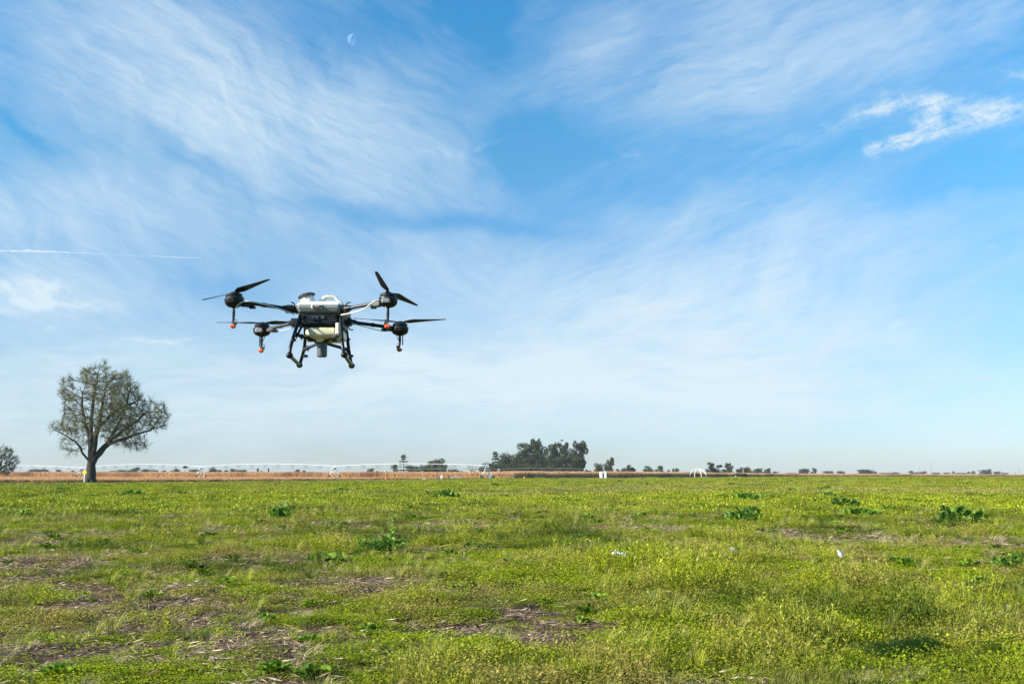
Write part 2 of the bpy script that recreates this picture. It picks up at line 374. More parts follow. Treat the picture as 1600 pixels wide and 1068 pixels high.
def soilness(x, y):
    """0 lush .. 1 bare"""
    r = np.hypot(x, y); a = x / np.maximum(y, 1)
    n = fbm(x * .75, y * 1.1, 3, 5); n2 = fbm(x * .14, y * .2, 11, 3); n3 = fbm(x * 2.4, y * 3.4, 19, 4)
    s = (n - .5) * 2.8 + (n2 - .5) * 1.2 + (n3 - .5) * 2.5 + .13 - a * .62
    for (cx, cy, rx, ry) in SG: s = s + .80 * np.exp(-(((x - cx) / rx) ** 2 + ((y - cy) / ry) ** 2))
    for (cx, cy, rx, ry) in LG: s = s - .8 * np.exp(-(((x - cx) / rx) ** 2 + ((y - cy) / ry) ** 2))
    s = s - np.clip((r - 32) / 30, 0, 1) * .75
    return np.clip(s, 0, 1)
def lushness(x, y):
    l = np.clip((fbm(x * .5, y * .5, 41, 3) - .5) * 3, 0, 1)
    for (cx, cy, rx, ry) in LG: l = l + .8 * np.exp(-(((x - cx) / rx) ** 2 + ((y - cy) / ry) ** 2))
    return np.clip(l, 0, 1.4)
def gz(x, y):
    r = np.hypot(x, y)
    return ((fbm(x * .65, y * .65, 5, 3) - .5) * .24 + (fbm(x * 2.1, y * 2.1, 9, 2) - .5) * .07) * np.clip(1 - r / 70, 0, 1) + (fbm(x * .06, y * .06, 8, 2) - .5) * .16 * np.clip((300 - r) / 250, 0, 1)

# ------------------------------------------------------------------ ground
def build_ground():
    rings = np.concatenate([[0.3], np.geomspace(1.2, 5400, 420)]); na = 900
    th = np.linspace(0, 2 * np.pi, na, endpoint=False)
    RR, TT = np.meshgrid(rings, th, indexing='ij'); x = RR * np.sin(TT); y = RR * np.cos(TT)
    z = gz(x, y); V = np.stack([x, y, z], -1).reshape(-1, 3)
    i, j = np.meshgrid(np.arange(len(rings) - 1), np.arange(na), indexing='ij'); j2 = (j + 1) % na
    Q = np.stack([i * na + j, i * na + j2, (i + 1) * na + j2, (i + 1) * na + j], -1).reshape(-1, 4)[:, ::-1]
    me = fast_mesh('field_ground', V, Q, None, smooth=True)
    xs, ys = V[:, 0], V[:, 1]; r = np.hypot(xs, ys); d = corn_d(xs, ys)
    s = soilness(xs, ys); fr = np.where(ys > 0, ys / d, 0)
    px = 800 + xs / np.maximum(ys, 1) * F * CT
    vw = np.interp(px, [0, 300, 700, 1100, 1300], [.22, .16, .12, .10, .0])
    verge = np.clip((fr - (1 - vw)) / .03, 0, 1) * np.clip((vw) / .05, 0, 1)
    field = np.clip((fr - .995) / .004, 0, 1)
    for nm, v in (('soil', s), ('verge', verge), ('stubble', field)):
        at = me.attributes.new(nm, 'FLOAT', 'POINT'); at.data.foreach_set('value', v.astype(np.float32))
    m = bpy.data.materials.new('field_soil_and_grass'); m.use_nodes = True; t = m.node_tree; p = t.nodes['Principled BSDF']
    p.inputs['Roughness'].default_value = .95; p.inputs['Specular IOR Level'].default_value = .1
    tc = t.nodes.new('ShaderNodeTexCoord')
    def ns(sc, d=6, ro=.6):
        n = t.nodes.new('ShaderNodeTexNoise'); n.inputs['Scale'].default_value = sc; n.inputs['Detail'].default_value = d; n.inputs['Roughness'].default_value = ro
        t.links.new(tc.outputs['Object'], n.inputs['Vector']); return n.outputs['Fac']
    def ramp(f, stops):
        r_ = t.nodes.new('ShaderNodeValToRGB'); t.links.new(f, r_.inputs[0]); e = r_.color_ramp.elements
        while len(e) < len(stops): e.new(.5)
        for q, (ps, c) in zip(e, stops): q.position = ps; q.color = (*c, 1)
        return r_.outputs[0]
    def mx(f, a, b):
        n = t.nodes.new('ShaderNodeMixRGB')
        if isinstance(f, (int, float)): n.inputs[0].default_value = f
        else: t.links.new(f, n.inputs[0])
        t.links.new(a, n.inputs[1]); t.links.new(b, n.inputs[2]); return n.outputs[0]
    def att(nm):
        a = t.nodes.new('ShaderNodeAttribute'); a.attribute_name = nm; return a.outputs['Fac']
    soil = ramp(ns(9, 8, .75), [(.3, (.040, .023, .016)), (.5, (.105, .066, .044)), (.62, (.22, .155, .10)), (.75, (.42, .32, .20))])
    green = ramp(ns(.35, 8, .7), [(.28, (.10, .12, .010)), (.45, (.20, .21, .014)), (.6, (.30, .29, .02)), (.75, (.38, .32, .04))])
    green2 = ramp(ns(14, 6, .7), [(.3, (.05, .065, .012)), (.6, (.24, .23, .03))])
    gr = mx(.35, green, green2)
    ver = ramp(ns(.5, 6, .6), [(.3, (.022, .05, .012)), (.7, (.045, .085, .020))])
    stub = ramp(ns(2, 6, .6), [(.3, (.40, .24, .13)), (.7, (.80, .56, .32))])
    sf = t.nodes.new('ShaderNodeMapRange'); ad = t.nodes.new('ShaderNodeMath'); ad.operation = 'ADD'
    t.links.new(att('soil'), ad.inputs[0]); t.links.new(ns(5, 6, .7), ad.inputs[1]); t.links.new(ad.outputs[0], sf.inputs['Value'])
    sf.inputs['From Min'].default_value = .50; sf.inputs['From Max'].default_value = .80
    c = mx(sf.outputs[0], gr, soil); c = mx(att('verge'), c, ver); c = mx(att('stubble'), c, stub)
    t.links.new(c, p.inputs['Base Color'])
    b = t.nodes.new('ShaderNodeBump'); b.inputs['Strength'].default_value = 1.0; b.inputs['Distance'].default_value = .12
    t.links.new(ns(12, 8, .7), b.inputs['Height']); t.links.new(b.outputs[0], p.inputs['Normal'])
    me.materials.append(m)
    o = bpy.data.objects.new('field_ground', me); COL.objects.link(o)
    tag(o, 'flat green field with brown soil patches reaching the horizon', 'field', kind='structure')
build_ground()

# ------------------------------------------------------------------ scattering by geometry nodes
def scatter(name, P, rot, scl, idx, tint, sources, label, cat):
    me = bpy.data.meshes.new(name); me.vertices.add(len(P)); me.vertices.foreach_set('co', np.asarray(P, np.float32).ravel())
    def at(n, ty, v, key='value'):
        a = me.attributes.new(n, ty, 'POINT'); a.data.foreach_set(key, v)
    at('rot', 'FLOAT_VECTOR', np.asarray(rot, np.float32).ravel(), 'vector'); at('scl', 'FLOAT_VECTOR', np.asarray(scl, np.float32).ravel(), 'vector')
    at('idx', 'INT', np.asarray(idx, np.int32)); at('tint', 'FLOAT', np.asarray(tint, np.float32))
    pa = np.asarray(P); dk_ = np.clip((fbm(pa[:, 0] * .55, pa[:, 1] * .42, 141, 4) - .52) * 3.2, 0, .6) + np.clip(rng.normal(0, .16, len(pa)), 0, .5)
    at('dk', 'FLOAT', np.clip(dk_, 0, .85).astype(np.float32))
    o = bpy.data.objects.new(name, me); COL.objects.link(o); tag(o, label, cat, kind='stuff')
    c = bpy.data.collections.new(name + '_kinds')
    for k, sm in enumerate(sources):
        so_ = bpy.data.objects.new('%s_kind_%02d' % (name, k), sm); c.objects.link(so_)
    g = bpy.data.node_groups.new(name + '_spread', 'GeometryNodeTree')
    g.interface.new_socket('Geometry', in_out='INPUT', socket_type='NodeSocketGeometry')
    g.interface.new_socket('Geometry', in_out='OUTPUT', socket_type='NodeSocketGeometry')
    gi = g.nodes.new('NodeGroupInput'); go = g.nodes.new('NodeGroupOutput')
    ci = g.nodes.new('GeometryNodeCollectionInfo'); ci.inputs[0].default_value = c
    ci.inputs['Separate Children'].default_value = True; ci.inputs['Reset Children'].default_value = True
    ip = g.nodes.new('GeometryNodeInstanceOnPoints'); ip.inputs['Pick Instance'].default_value = True
    def na(n, ty):
        q = g.nodes.new('GeometryNodeInputNamedAttribute'); q.data_type = ty; q.inputs['Name'].default_value = n
        return q.outputs['Attribute']
    e2r = g.nodes.new('FunctionNodeEulerToRotation'); g.links.new(na('rot', 'FLOAT_VECTOR'), e2r.inputs[0])
    g.links.new(gi.outputs[0], ip.inputs['Points']); g.links.new(ci.outputs[0], ip.inputs['Instance'])
    g.links.new(na('idx', 'INT'), ip.inputs['Instance Index']); g.links.new(e2r.outputs[0], ip.inputs['Rotation'])
    g.links.new(na('scl', 'FLOAT_VECTOR'), ip.inputs['Scale']); g.links.new(ip.outputs[0], go.inputs[0])
    md = o.modifiers.new('spread', 'NODES'); md.node_group = g
    return o

# tuft meshes -----------------------------------------------------------
def leaf_quads(C, D, Nn, ln, wd):
    """diamond leaves: centre-base C, direction D, normal Nn, length, width"""
    D = D / np.linalg.norm(D, axis=1, keepdims=True); Sd = np.cross(D, Nn); Sd /= np.linalg.norm(Sd, axis=1, keepdims=True) + 1e-9
    ln = ln[:, None]; wd = wd[:, None]
    V = np.stack([C, C + D * ln * .5 + Sd * wd * .5, C + D * ln, C + D * ln * .5 - Sd * wd * .5], 1).reshape(-1, 3)
    Q = np.arange(len(C) * 4).reshape(-1, 4); return V, Q
def disc(n, r, r_=None):
    r_ = r_ or rng; a = r_.uniform(0, 2 * np.pi, n); q = r * np.sqrt(r_.uniform(0, 1, n)); return q * np.cos(a), q * np.sin(a), q
def tuft_clover(seed, n=560, rad=.28, h=.09):
    g = np.random.default_rng(seed); x, y, q = disc(n, rad, g)
    hh = h * (1 - .6 * (q / rad) ** 2) * (.55 + .7 * vnoise(x * 9 + seed, y * 9, seed)); z = hh * g.uniform(.25, 1, n)
    a = g.uniform(0, 2 * np.pi, n); D = np.stack([np.cos(a), np.sin(a), g.uniform(-.2, .5, n)], 1)
    Nn = np.stack([g.normal(0, .35, n), g.normal(0, .35, n), np.ones(n)], 1)
    ln = g.uniform(.010, .026, n); V, Q = leaf_quads(np.stack([x, y, z], 1), D, Nn, ln, ln * .85)
    return fast_mesh('clover_tuft', V, Q, M['clover'], lc=g.uniform(0, 1, n) ** 1.2)
def tuft_fern(seed, stems=34, rad=.16, h=.24):
    g = np.random.default_rng(seed); Vs = []; Qs = []; lc = []; o = 0
    sx, sy, q = disc(stems, rad, g)
    for i in range(stems):
        hh = h * g.uniform(.5, 1); ln = np.array([sx[i] * .9 + g.normal(0, .04), sy[i] * .9 + g.normal(0, .04)])
        k = 12; t = g.uniform(.15, 1, k); C = np.stack([sx[i] + ln[0] * t ** 1.5, sy[i] + ln[1] * t ** 1.5, hh * t], 1)
        a = g.uniform(0, 2 * np.pi, k); D = np.stack([np.cos(a), np.sin(a), g.uniform(.1, .9, k)], 1)
        Nn = np.stack([g.normal(0, .6, k), g.normal(0, .6, k), np.ones(k)], 1); l = g.uniform(.016, .04, k)
        V, Q = leaf_quads(C, D, Nn, l, l * .38); Vs.append(V); Qs.append(Q + o); o += len(V); lc.append(np.clip(t * .7 + g.uniform(-.2, .3, k), 0, 1))
        V = np.array([[sx[i] - .0015, sy[i], 0], [sx[i] + .0015, sy[i], 0], [sx[i] + ln[0] + .001, sy[i] + ln[1], hh], [sx[i] + ln[0] - .001, sy[i] + ln[1], hh]])
        Vs.append(V); Qs.append(np.array([[0, 1, 2, 3]]) + o); o += 4; lc.append(np.array([.5]))
    return fast_mesh('fern_tuft', np.concatenate(Vs), np.concatenate(Qs), M['fern'], lc=np.concatenate(lc))
def tuft_grass(seed, n=80, rad=.09, h=.22, wd=.004, m='blade', flat=0.0):
    g = np.random.default_rng(seed); x, y, q = disc(n, rad, g); Vs = []; Qs = []; o = 0; lc = []
    for i in range(n):
        a = math.atan2(y[i], x[i]) + g.normal(0, .7); l = h * g.uniform(.45, 1.0); bend = g.uniform(.15, .8) + flat
        k = 4; t = np.linspace(0, 1, k); hx = l * bend * t ** 1.8; hz = l * (t - .32 * bend * t ** 2.2) * (1 - flat * .6)
        c = np.stack([x[i] + np.cos(a) * hx, y[i] + np.sin(a) * hx, hz], 1); w = wd * (1 - t * .85)[:, None] * np.array([[-math.sin(a + .6), math.cos(a + .6), 0]])
        V = np.concatenate([c - w, c + w]); Q = np.array([[j, j + 1, j + 1 + k, j + k] for j in range(k - 1)])
        Vs.append(V); Qs.append(Q + o); o += len(V); lc.append(np.full(k - 1, g.uniform(0, 1)))
    return fast_mesh('grass_tuft', np.concatenate(Vs), np.concatenate(Qs), M[m], lc=np.concatenate(lc))
def tuft_straw(seed, n=40, rad=.3):
    g = np.random.default_rng(seed); x, y, q = disc(n, rad, g); a = g.uniform(0, 2 * np.pi, n)
    D = np.stack([np.cos(a), np.sin(a) * .7, g.normal(0, .10, n)], 1); Nn = np.stack([g.normal(0, .4, n), g.normal(0, .4, n), np.ones(n)], 1)
    ln = g.uniform(.03, .17, n); V, Q = leaf_quads(np.stack([x, y, g.uniform(.004, .035, n)], 1), D, Nn, ln, g.uniform(.004, .014, n))
    return fast_mesh('straw_litter', V, Q, M['straw'], lc=g.uniform(0, 1, n) ** 1.3)
def tuft_broad(seed, n=16, size=.08, h=.07, m='broad'):
    g = np.random.default_rng(seed); Vs = []; Qs = []; lc = []; o = 0
    for i in range(n):
        a = g.uniform(0, 2 * np.pi); l = size * g.uniform(.6, 1.3); k = 5; t = np.linspace(0, 1, k); out = l * t; z = h * np.sin(t * 1.9) * g.uniform(.4, 1.1) + .01
        w = l * .28 * np.sin(np.clip(t * 2.6 + .25, 0, np.pi)); ox, oy = g.normal(0, .05, 2)
        c = np.stack([ox + np.cos(a) * out, oy + np.sin(a) * out, z], 1); sd = np.array([[-math.sin(a), math.cos(a), g.normal(0, .3)]])
        V = np.concatenate([c - w[:, None] * sd + [0, 0, .006], c, c + w[:, None] * sd + [0, 0, .006]]); Q = [[j, j + 1, j + 1 + k, j + k] for j in range(k - 1)] + [[j + k, j + 1 + k, j + 1 + 2 * k, j + 2 * k] for j in range(k - 1)]
        Vs.append(V); Qs.append(np.array(Q) + o); o += len(V); lc.append(np.clip(np.full(len(Q), g.uniform(0, 1)) + g.normal(0, .08, len(Q)), 0, 1))
    return fast_mesh('broadleaf_tuft', np.concatenate(Vs), np.concatenate(Qs), M[m], lc=np.concatenate(lc))
def patch_far(seed, n=260, rad=1.0, h=.28, m='fern'):
    """a square metre of mixed plants seen from far: upright leaf clumps"""
    g = np.random.default_rng(seed); x, y, q = disc(n, rad, g)
    hh = h * (.25 + .9 * vnoise(x * 3 + seed, y * 3, seed)) * (1 - .45 * (q / rad) ** 2); z = hh * g.uniform(.1, .9, n)
    a = g.uniform(0, 2 * np.pi, n); D = np.stack([np.cos(a), np.sin(a), g.uniform(.1, 1.1, n)], 1)
    Nn = np.stack([g.normal(0, .6, n), g.normal(0, .6, n), np.ones(n)], 1); ln = g.uniform(.06, .15, n)
    V, Q = leaf_quads(np.stack([x, y, z], 1), D, Nn, ln, ln * .5)
    return fast_mesh('far_patch', V, Q, M[m], lc=g.uniform(0, 1, n))

def weed_mesh(seed, m, n=90, upright=.5, spike=False):
    g = np.random.default_rng(seed); Vs = []; Qs = []; lc = []; o = 0
    for i in range(n):
        a = g.uniform(0, 6.28); l = g.uniform(.12, .30); br, bh = g.uniform(0, .42), 0
        up = upright * g.uniform(.4, 1.25); k = 7; t = np.linspace(0, 1, k)
        ox, oy = br * math.cos(a + g.normal(0, .8)), br * math.sin(a + g.normal(0, .8)) * 1.0
        out = l * (t * .8); z = .02 + .16 * max(0, 1 - br / .45) * g.uniform(.3, 1) + up * l * 1.5 * np.sin(t * g.uniform(1.5, 2.5)) * .75
        w = l * .30 * np.sin(np.clip(t * 2.9 + .12, 0, np.pi)) * (1 + .6 * g.uniform(-1, 1, k))
        c = np.stack([ox + math.cos(a) * out, oy + math.sin(a) * out, z], 1); rl = g.normal(0, .5); sd = np.array([[-math.sin(a), math.cos(a), rl]])
        rf = np.stack([np.zeros(k), np.zeros(k), .02 * g.normal(0, 1, k)], 1)
        V = np.concatenate([c - w[:, None] * sd + rf + [0, 0, .015], c, c + w[:, None] * sd - rf + [0, 0, .015]])
        Q = [[j, j + 1, j + 1 + k, j + k] for j in range(k - 1)] + [[j + k, j + 1 + k, j + 1 + 2 * k, j + 2 * k] for j in range(k - 1)]
        Vs.append(V); Qs.append(np.array(Q) + o); o += len(V); lc.append(np.clip(g.uniform(0, 1) ** 1.2 + g.normal(0, .08, len(Q)), 0, 1))
    if spike:
        for i in range(26):
            z = .3 + .5 * i / 26; a = i * 2.4; l = .12 * (1.2 - i / 30)
            C = np.array([[.12, .0, z]]); V, Q = leaf_quads(C, np.array([[math.cos(a), math.sin(a), .6]]), np.array([[0, 0, 1.]]), np.array([l]), np.array([l * .5]))
            Vs.append(V); Qs.append(Q + o); o += 4; lc.append([.9])
    V = np.concatenate(Vs); V[:, 2] = np.maximum(V[:, 2], 0)
    me = fast_mesh('broadleaf_weed', V, np.concatenate(Qs), m, lc=np.concatenate([np.ravel(c) for c in lc])); return me
def pts_band(r0, r1, dens, half):
    area = half * (r1 ** 2 - r0 ** 2); n = int(area * dens)
    r = np.sqrt(rng.uniform(r0 ** 2, r1 ** 2, n)); t = rng.uniform(-half, half, n)
    return r * np.sin(t), r * np.cos(t)
def scl3(s, zf): return np.stack([s, s, s * zf], 1)

def build_cover():
    src = [tuft_clover(1), tuft_clover(2, 380, .3, .06), tuft_clover(3, 500, .26, .12),      # 0-2
           tuft_fern(4), tuft_fern(5, 26, .12, .30), tuft_fern(6, 44, .2, .2),               # 3-5
           tuft_grass(7), tuft_grass(8, 60, .07, .30), tuft_grass(9, 110, .14, .16, .003),   # 6-8
           tuft_broad(10), tuft_broad(11, 22, .10, .09),                                     # 9-10
           tuft_straw(12), tuft_straw(13, 60, .35),                                          # 11-12
           tuft_grass(14, 40, .12, .26, .003, 'straw', .5),                                  # 13 dry grass
           patch_far(15), patch_far(16, 260, 1.0, .36), patch_far(17, 300, 1.1, .18, 'clover'), patch_far(18, 240, .9, .3, 'blade'), weed_mesh(230, M['weed2'], 60, .5), weed_mesh(231, M['weed'], 50, .4)]  # 18, 19  # 14-17
    A = []
    mk = [G(957, 884), G(968, 884), G(1144, 872), G(1316, 880)]
    def put(x, y, s, zf, idx, tint):
        ok = np.ones(len(x), bool)
        for q in mk: ok &= ~((np.abs(x - q.x) < .26) & (y > q.y - 1.5) & (y < q.y + .15) & (idx > 2) & (idx != 11) & (idx != 12))
        x, y, s, zf, idx, tint = x[ok], y[ok], s[ok], zf[ok], idx[ok], tint[ok]
        z = gz(x, y); n = len(x)
        rot = np.stack([rng.normal(0, .06, n), rng.normal(0, .06, n), rng.uniform(0, 6.28, n)], 1)
        A.append((np.stack([x, y, z], 1), rot, scl3(s, zf), idx, tint))
    def keep(x, y, p):
        k = rng.uniform(0, 1, len(x)) < p; return x[k], y[k]
    for (r0, r1, half, k, grow) in ((4.5, 13, R(44), 1.0, 1.0), (13, 26, R(36), .75, 1.15), (26, 48, R(34), .42, 1.5)):
        # low leafy mat
        x, y = pts_band(r0, r1, 24 * k, half); s = soilness(x, y); x, y = keep(x, y, np.clip(1.15 - s * 1.15, .07, 1))
        l = lushness(x, y); n = len(x)
        put(x, y, rng.uniform(.6, 1.25, n) * grow, .7 + l * .9, rng.integers(0, 3, n), np.clip((fbm(x * .9, y * .9, 77, 3) - .46) * 2.6 + rng.normal(0, .16, n), 0, .8))
        # feathery weeds
        x, y = pts_band(r0, r1, 13 * k, half); s = soilness(x, y); l = lushness(x, y); x, y = keep(x, y, np.clip(.18 + l * .8 - s * 1.0, 0, 1))
        l = lushness(x, y); n = len(x); hm = np.clip((fbm(x * 1.1, y * .8, 171, 2) - .42) * 3.2, 0, 1) ** 1.5
        put(x, y, rng.uniform(.5, .9, n) * grow * (.75 + .75 * hm), .7 + l * .35 + hm * .5, rng.integers(3, 6, n), np.clip((fbm(x * .6, y * .6, 91, 3) - .42) * 2.2 + rng.normal(0, .16, n), 0, .8))
        # grass
        x, y = pts_band(r0, r1, 9 * k, half); s = soilness(x, y); g_ = fbm(x * .45, y * .45, 55, 3); x, y = keep(x, y, np.clip(.1 + (g_ - .45) * 3 - s * .4, .05, 1))
        n = len(x); put(x, y, rng.uniform(.5, 1.1, n) * grow, np.ones(n), rng.integers(6, 9, n), np.clip(rng.uniform(-.2, .8, n), 0, 1))
        # small broad leaves
        x, y = pts_band(r0, r1, 5 * k, half); s = soilness(x, y); b_ = fbm(x * .8, y * .8, 66, 3); x, y = keep(x, y, np.clip((b_ - .45) * 3 - s * .5, .04, 1))
        n = len(x); put(x, y, rng.uniform(.5, 1.3, n) * grow, np.ones(n), rng.integers(9, 11, n), np.clip(rng.normal(.05, .15, n), 0, .5))
        # straw and dead stalks
        x, y = pts_band(r0, r1, 20 * k, half); s = soilness(x, y); x, y = keep(x, y, np.clip(.22 + s * 1.1, 0, .95))
        n = len(x); put(x, y, rng.uniform(.5, 1.2, n) * grow, np.ones(n), rng.integers(11, 13, n), np.zeros(n))
        x, y = pts_band(r0, r1, 4 * k, half); s = soilness(x, y); d_ = fbm(x * .35, y * .5, 31, 3); x, y = keep(x, y, np.clip((d_ - .48) * 3 + s * .2, .02, 1))
        n = len(x); put(x, y, rng.uniform(.5, 1.1, n) * grow, np.ones(n), np.full(n, 13), np.zeros(n))
    for (r0, r1, dens, half, grow) in ((40, 75, 1.7, R(33), .75), (75, 130, .75, R(32), 1.0), (130, 260, .30, R(31), 1.5), (260, 640, .05, R(31), 3.0)):
        x, y = pts_band(r0, r1, dens, half); d = corn_d(x, y); px = 800 + x / y * F * CT
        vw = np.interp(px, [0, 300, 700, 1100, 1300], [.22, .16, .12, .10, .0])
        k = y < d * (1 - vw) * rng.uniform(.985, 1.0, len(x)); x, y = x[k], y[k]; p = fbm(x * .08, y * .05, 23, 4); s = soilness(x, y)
        x, y = keep(x, y, np.clip(1.2 - s * 1.3, .1, 1)); n = len(x)
        tn = np.clip((fbm(x * .05, y * .035, 29, 4) - .47) * 2.0 + rng.normal(0, .10, n), 0, .6)
        put(x, y, rng.uniform(.5, 1.25, n) * grow, rng.uniform(.6, 1.2, n) / grow ** .75, rng.integers(14, 18, n), tn)
    for (r0, r1, dens, sc_) in ((11, 60, .10, .42), (60, 130, .045, .8), (130, 230, .02, 1.2)):
        x, y = pts_band(r0, r1, dens, R(31)); p = fbm(x * .11, y * .05, 203, 3); x, y = keep(x, y, np.clip((p - .38) * 4, 0, 1)); n = len(x)
        put(x, y, rng.uniform(.4, 1.2, n) ** 1.5 * sc_, rng.uniform(.5, 1.0, n), np.where(rng.uniform(0, 1, n) < .4, 18, 19), np.zeros(n))
    P, Ro, Sc, Id, Ti = [np.concatenate([a[i] for a in A]) for i in range(5)]
    print('cover instances', len(P))
    scatter('grass', P, Ro, Sc, Id, Ti, src, 'low yellow green weeds, clover and dry straw covering the field', 'grass')
build_cover()

# ------------------------------------------------------------------ corn
def corn_clump(seed, n=7, rad=.6):
    g = np.random.default_rng(seed); Vs = []; Qs = []; lc = []; o = 0; x, y, q = disc(n, rad, g)
    for i in range(n):
        hh = g.uniform(.82, 1.05); lx, ly = g.normal(0, .05, 2)
        for a in (0, 1.57):
            w = np.array([math.cos(a), math.sin(a), 0]) * .02; b = np.array([x[i], y[i], 0]); tp = b + [lx, ly, hh]
            Vs.append(np.array([b - w, b + w, tp + w * .5, tp - w * .5])); Qs.append(np.array([[0, 1, 2, 3]]) + o); o += 4; lc.append([.35])
        for j in range(9):
            a = g.uniform(0, 6.28); z = hh * g.uniform(.12, .97); l = g.uniform(.16, .34); k = 4; t = np.linspace(0, 1, k)
            c = np.stack([x[i] + math.cos(a) * l * t * 1.1, y[i] + math.sin(a) * l * t * 1.1, z + l * (.55 * t - g.uniform(.7, 1.4) * t ** 2)], 1)
            w = (.035 * np.sin(np.clip(t * 2.7 + .3, 0, 3.1)))[:, None] * np.array([[-math.sin(a), math.cos(a), .4]])
            Vs.append(np.concatenate([c - w, c + w])); Qs.append(np.array([[m_, m_ + 1, m_ + 1 + k, m_ + k] for m_ in range(k - 1)]) + o); o += 2 * k
            lc.append(np.full(k - 1, g.uniform(0, 1)))
    V = np.concatenate(Vs); V[:, 2] = np.maximum(V[:, 2], .02)
    return fast_mesh('corn_clump', V, np.concatenate(Qs), M['corn'], lc=np.concatenate([np.ravel(c) for c in lc]))
def build_corn():
    src = [corn_clump(100 + i) for i in range(5)]
    px = np.linspace(-140, 1740, 4000); D = np.interp(px, TX, TD); Xs = (px - 800) / F / CT * D
    seg = np.hypot(np.diff(Xs), np.diff(D)); cum = np.concatenate([[0], np.cumsum(seg)]); tot = cum[-1]
    xs = []; ys = []; hs = []; 
    for row in range(22):
        off = row * (.75 if row < 10 else 1.6) ; step = .7 if row < 6 else 1.2
        u = np.arange(0, tot, step) + rng.normal(0, .12, int(math.ceil(tot / step)))[:len(np.arange(0, tot, step))]
        p_ = np.interp(u, cum, px); d_ = np.interp(p_, TX, TD) + off + rng.normal(0, .12, len(u))
        xs.append((p_ - 800) / F / CT * d_); ys.append(d_); hs.append(np.interp(p_, TX, CH) * (1.0 if row else .93))
    x = np.concatenate(xs); y = np.concatenate(ys); h = np.concatenate(hs); n = len(x)
    h = h * (1 + (fbm(x * .12, y * .12, 61, 3) - .5) * .22) * rng.uniform(.92, 1.06, n)
    # low dry stubble in front of the standing corn
    t_ = rng.uniform(R(-32), R(8), 26000); r_ = np.sqrt(rng.uniform(190 ** 2, 560 ** 2, 26000)); sx_ = r_ * np.sin(t_); sy_ = r_ * np.cos(t_)
    pp = 800 + sx_ / sy_ * F * CT; a_, b_ = np.interp(pp, CX, CD), np.interp(pp, TX, TD); k = (sy_ > a_) & (sy_ < b_); sx_, sy_ = sx_[k], sy_[k]
    pe = rng.uniform(-60, 800, 2600); de = np.interp(pe, CX, CD) + rng.uniform(0, 5, 2600); sx_ = np.concatenate([sx_, (pe - 800) / F / CT * de]); sy_ = np.concatenate([sy_, de])
    x = np.concatenate([x, sx_]); y = np.concatenate([y, sy_]); h = np.concatenate([h, rng.uniform(.35, .65, len(sx_))]); n = len(x)
    P = np.stack([x, y, np.zeros(n)], 1); rot = np.stack([np.zeros(n), np.zeros(n), rng.uniform(0, 6.28, n)], 1)
    sx = rng.uniform(.9, 1.3, n); sc = np.stack([sx, sx, h], 1)
    ti = np.clip((fbm(x * .05, y * .2, 67, 3) - .45) * 2.4 + rng.normal(0, .15, n), 0, .9)
    print('corn', n)
    scatter('corn_field', P, rot, sc, rng.integers(0, 5, n), ti, src, 'strip of dry brown standing corn along the far edge of the green field', 'corn')
build_corn()

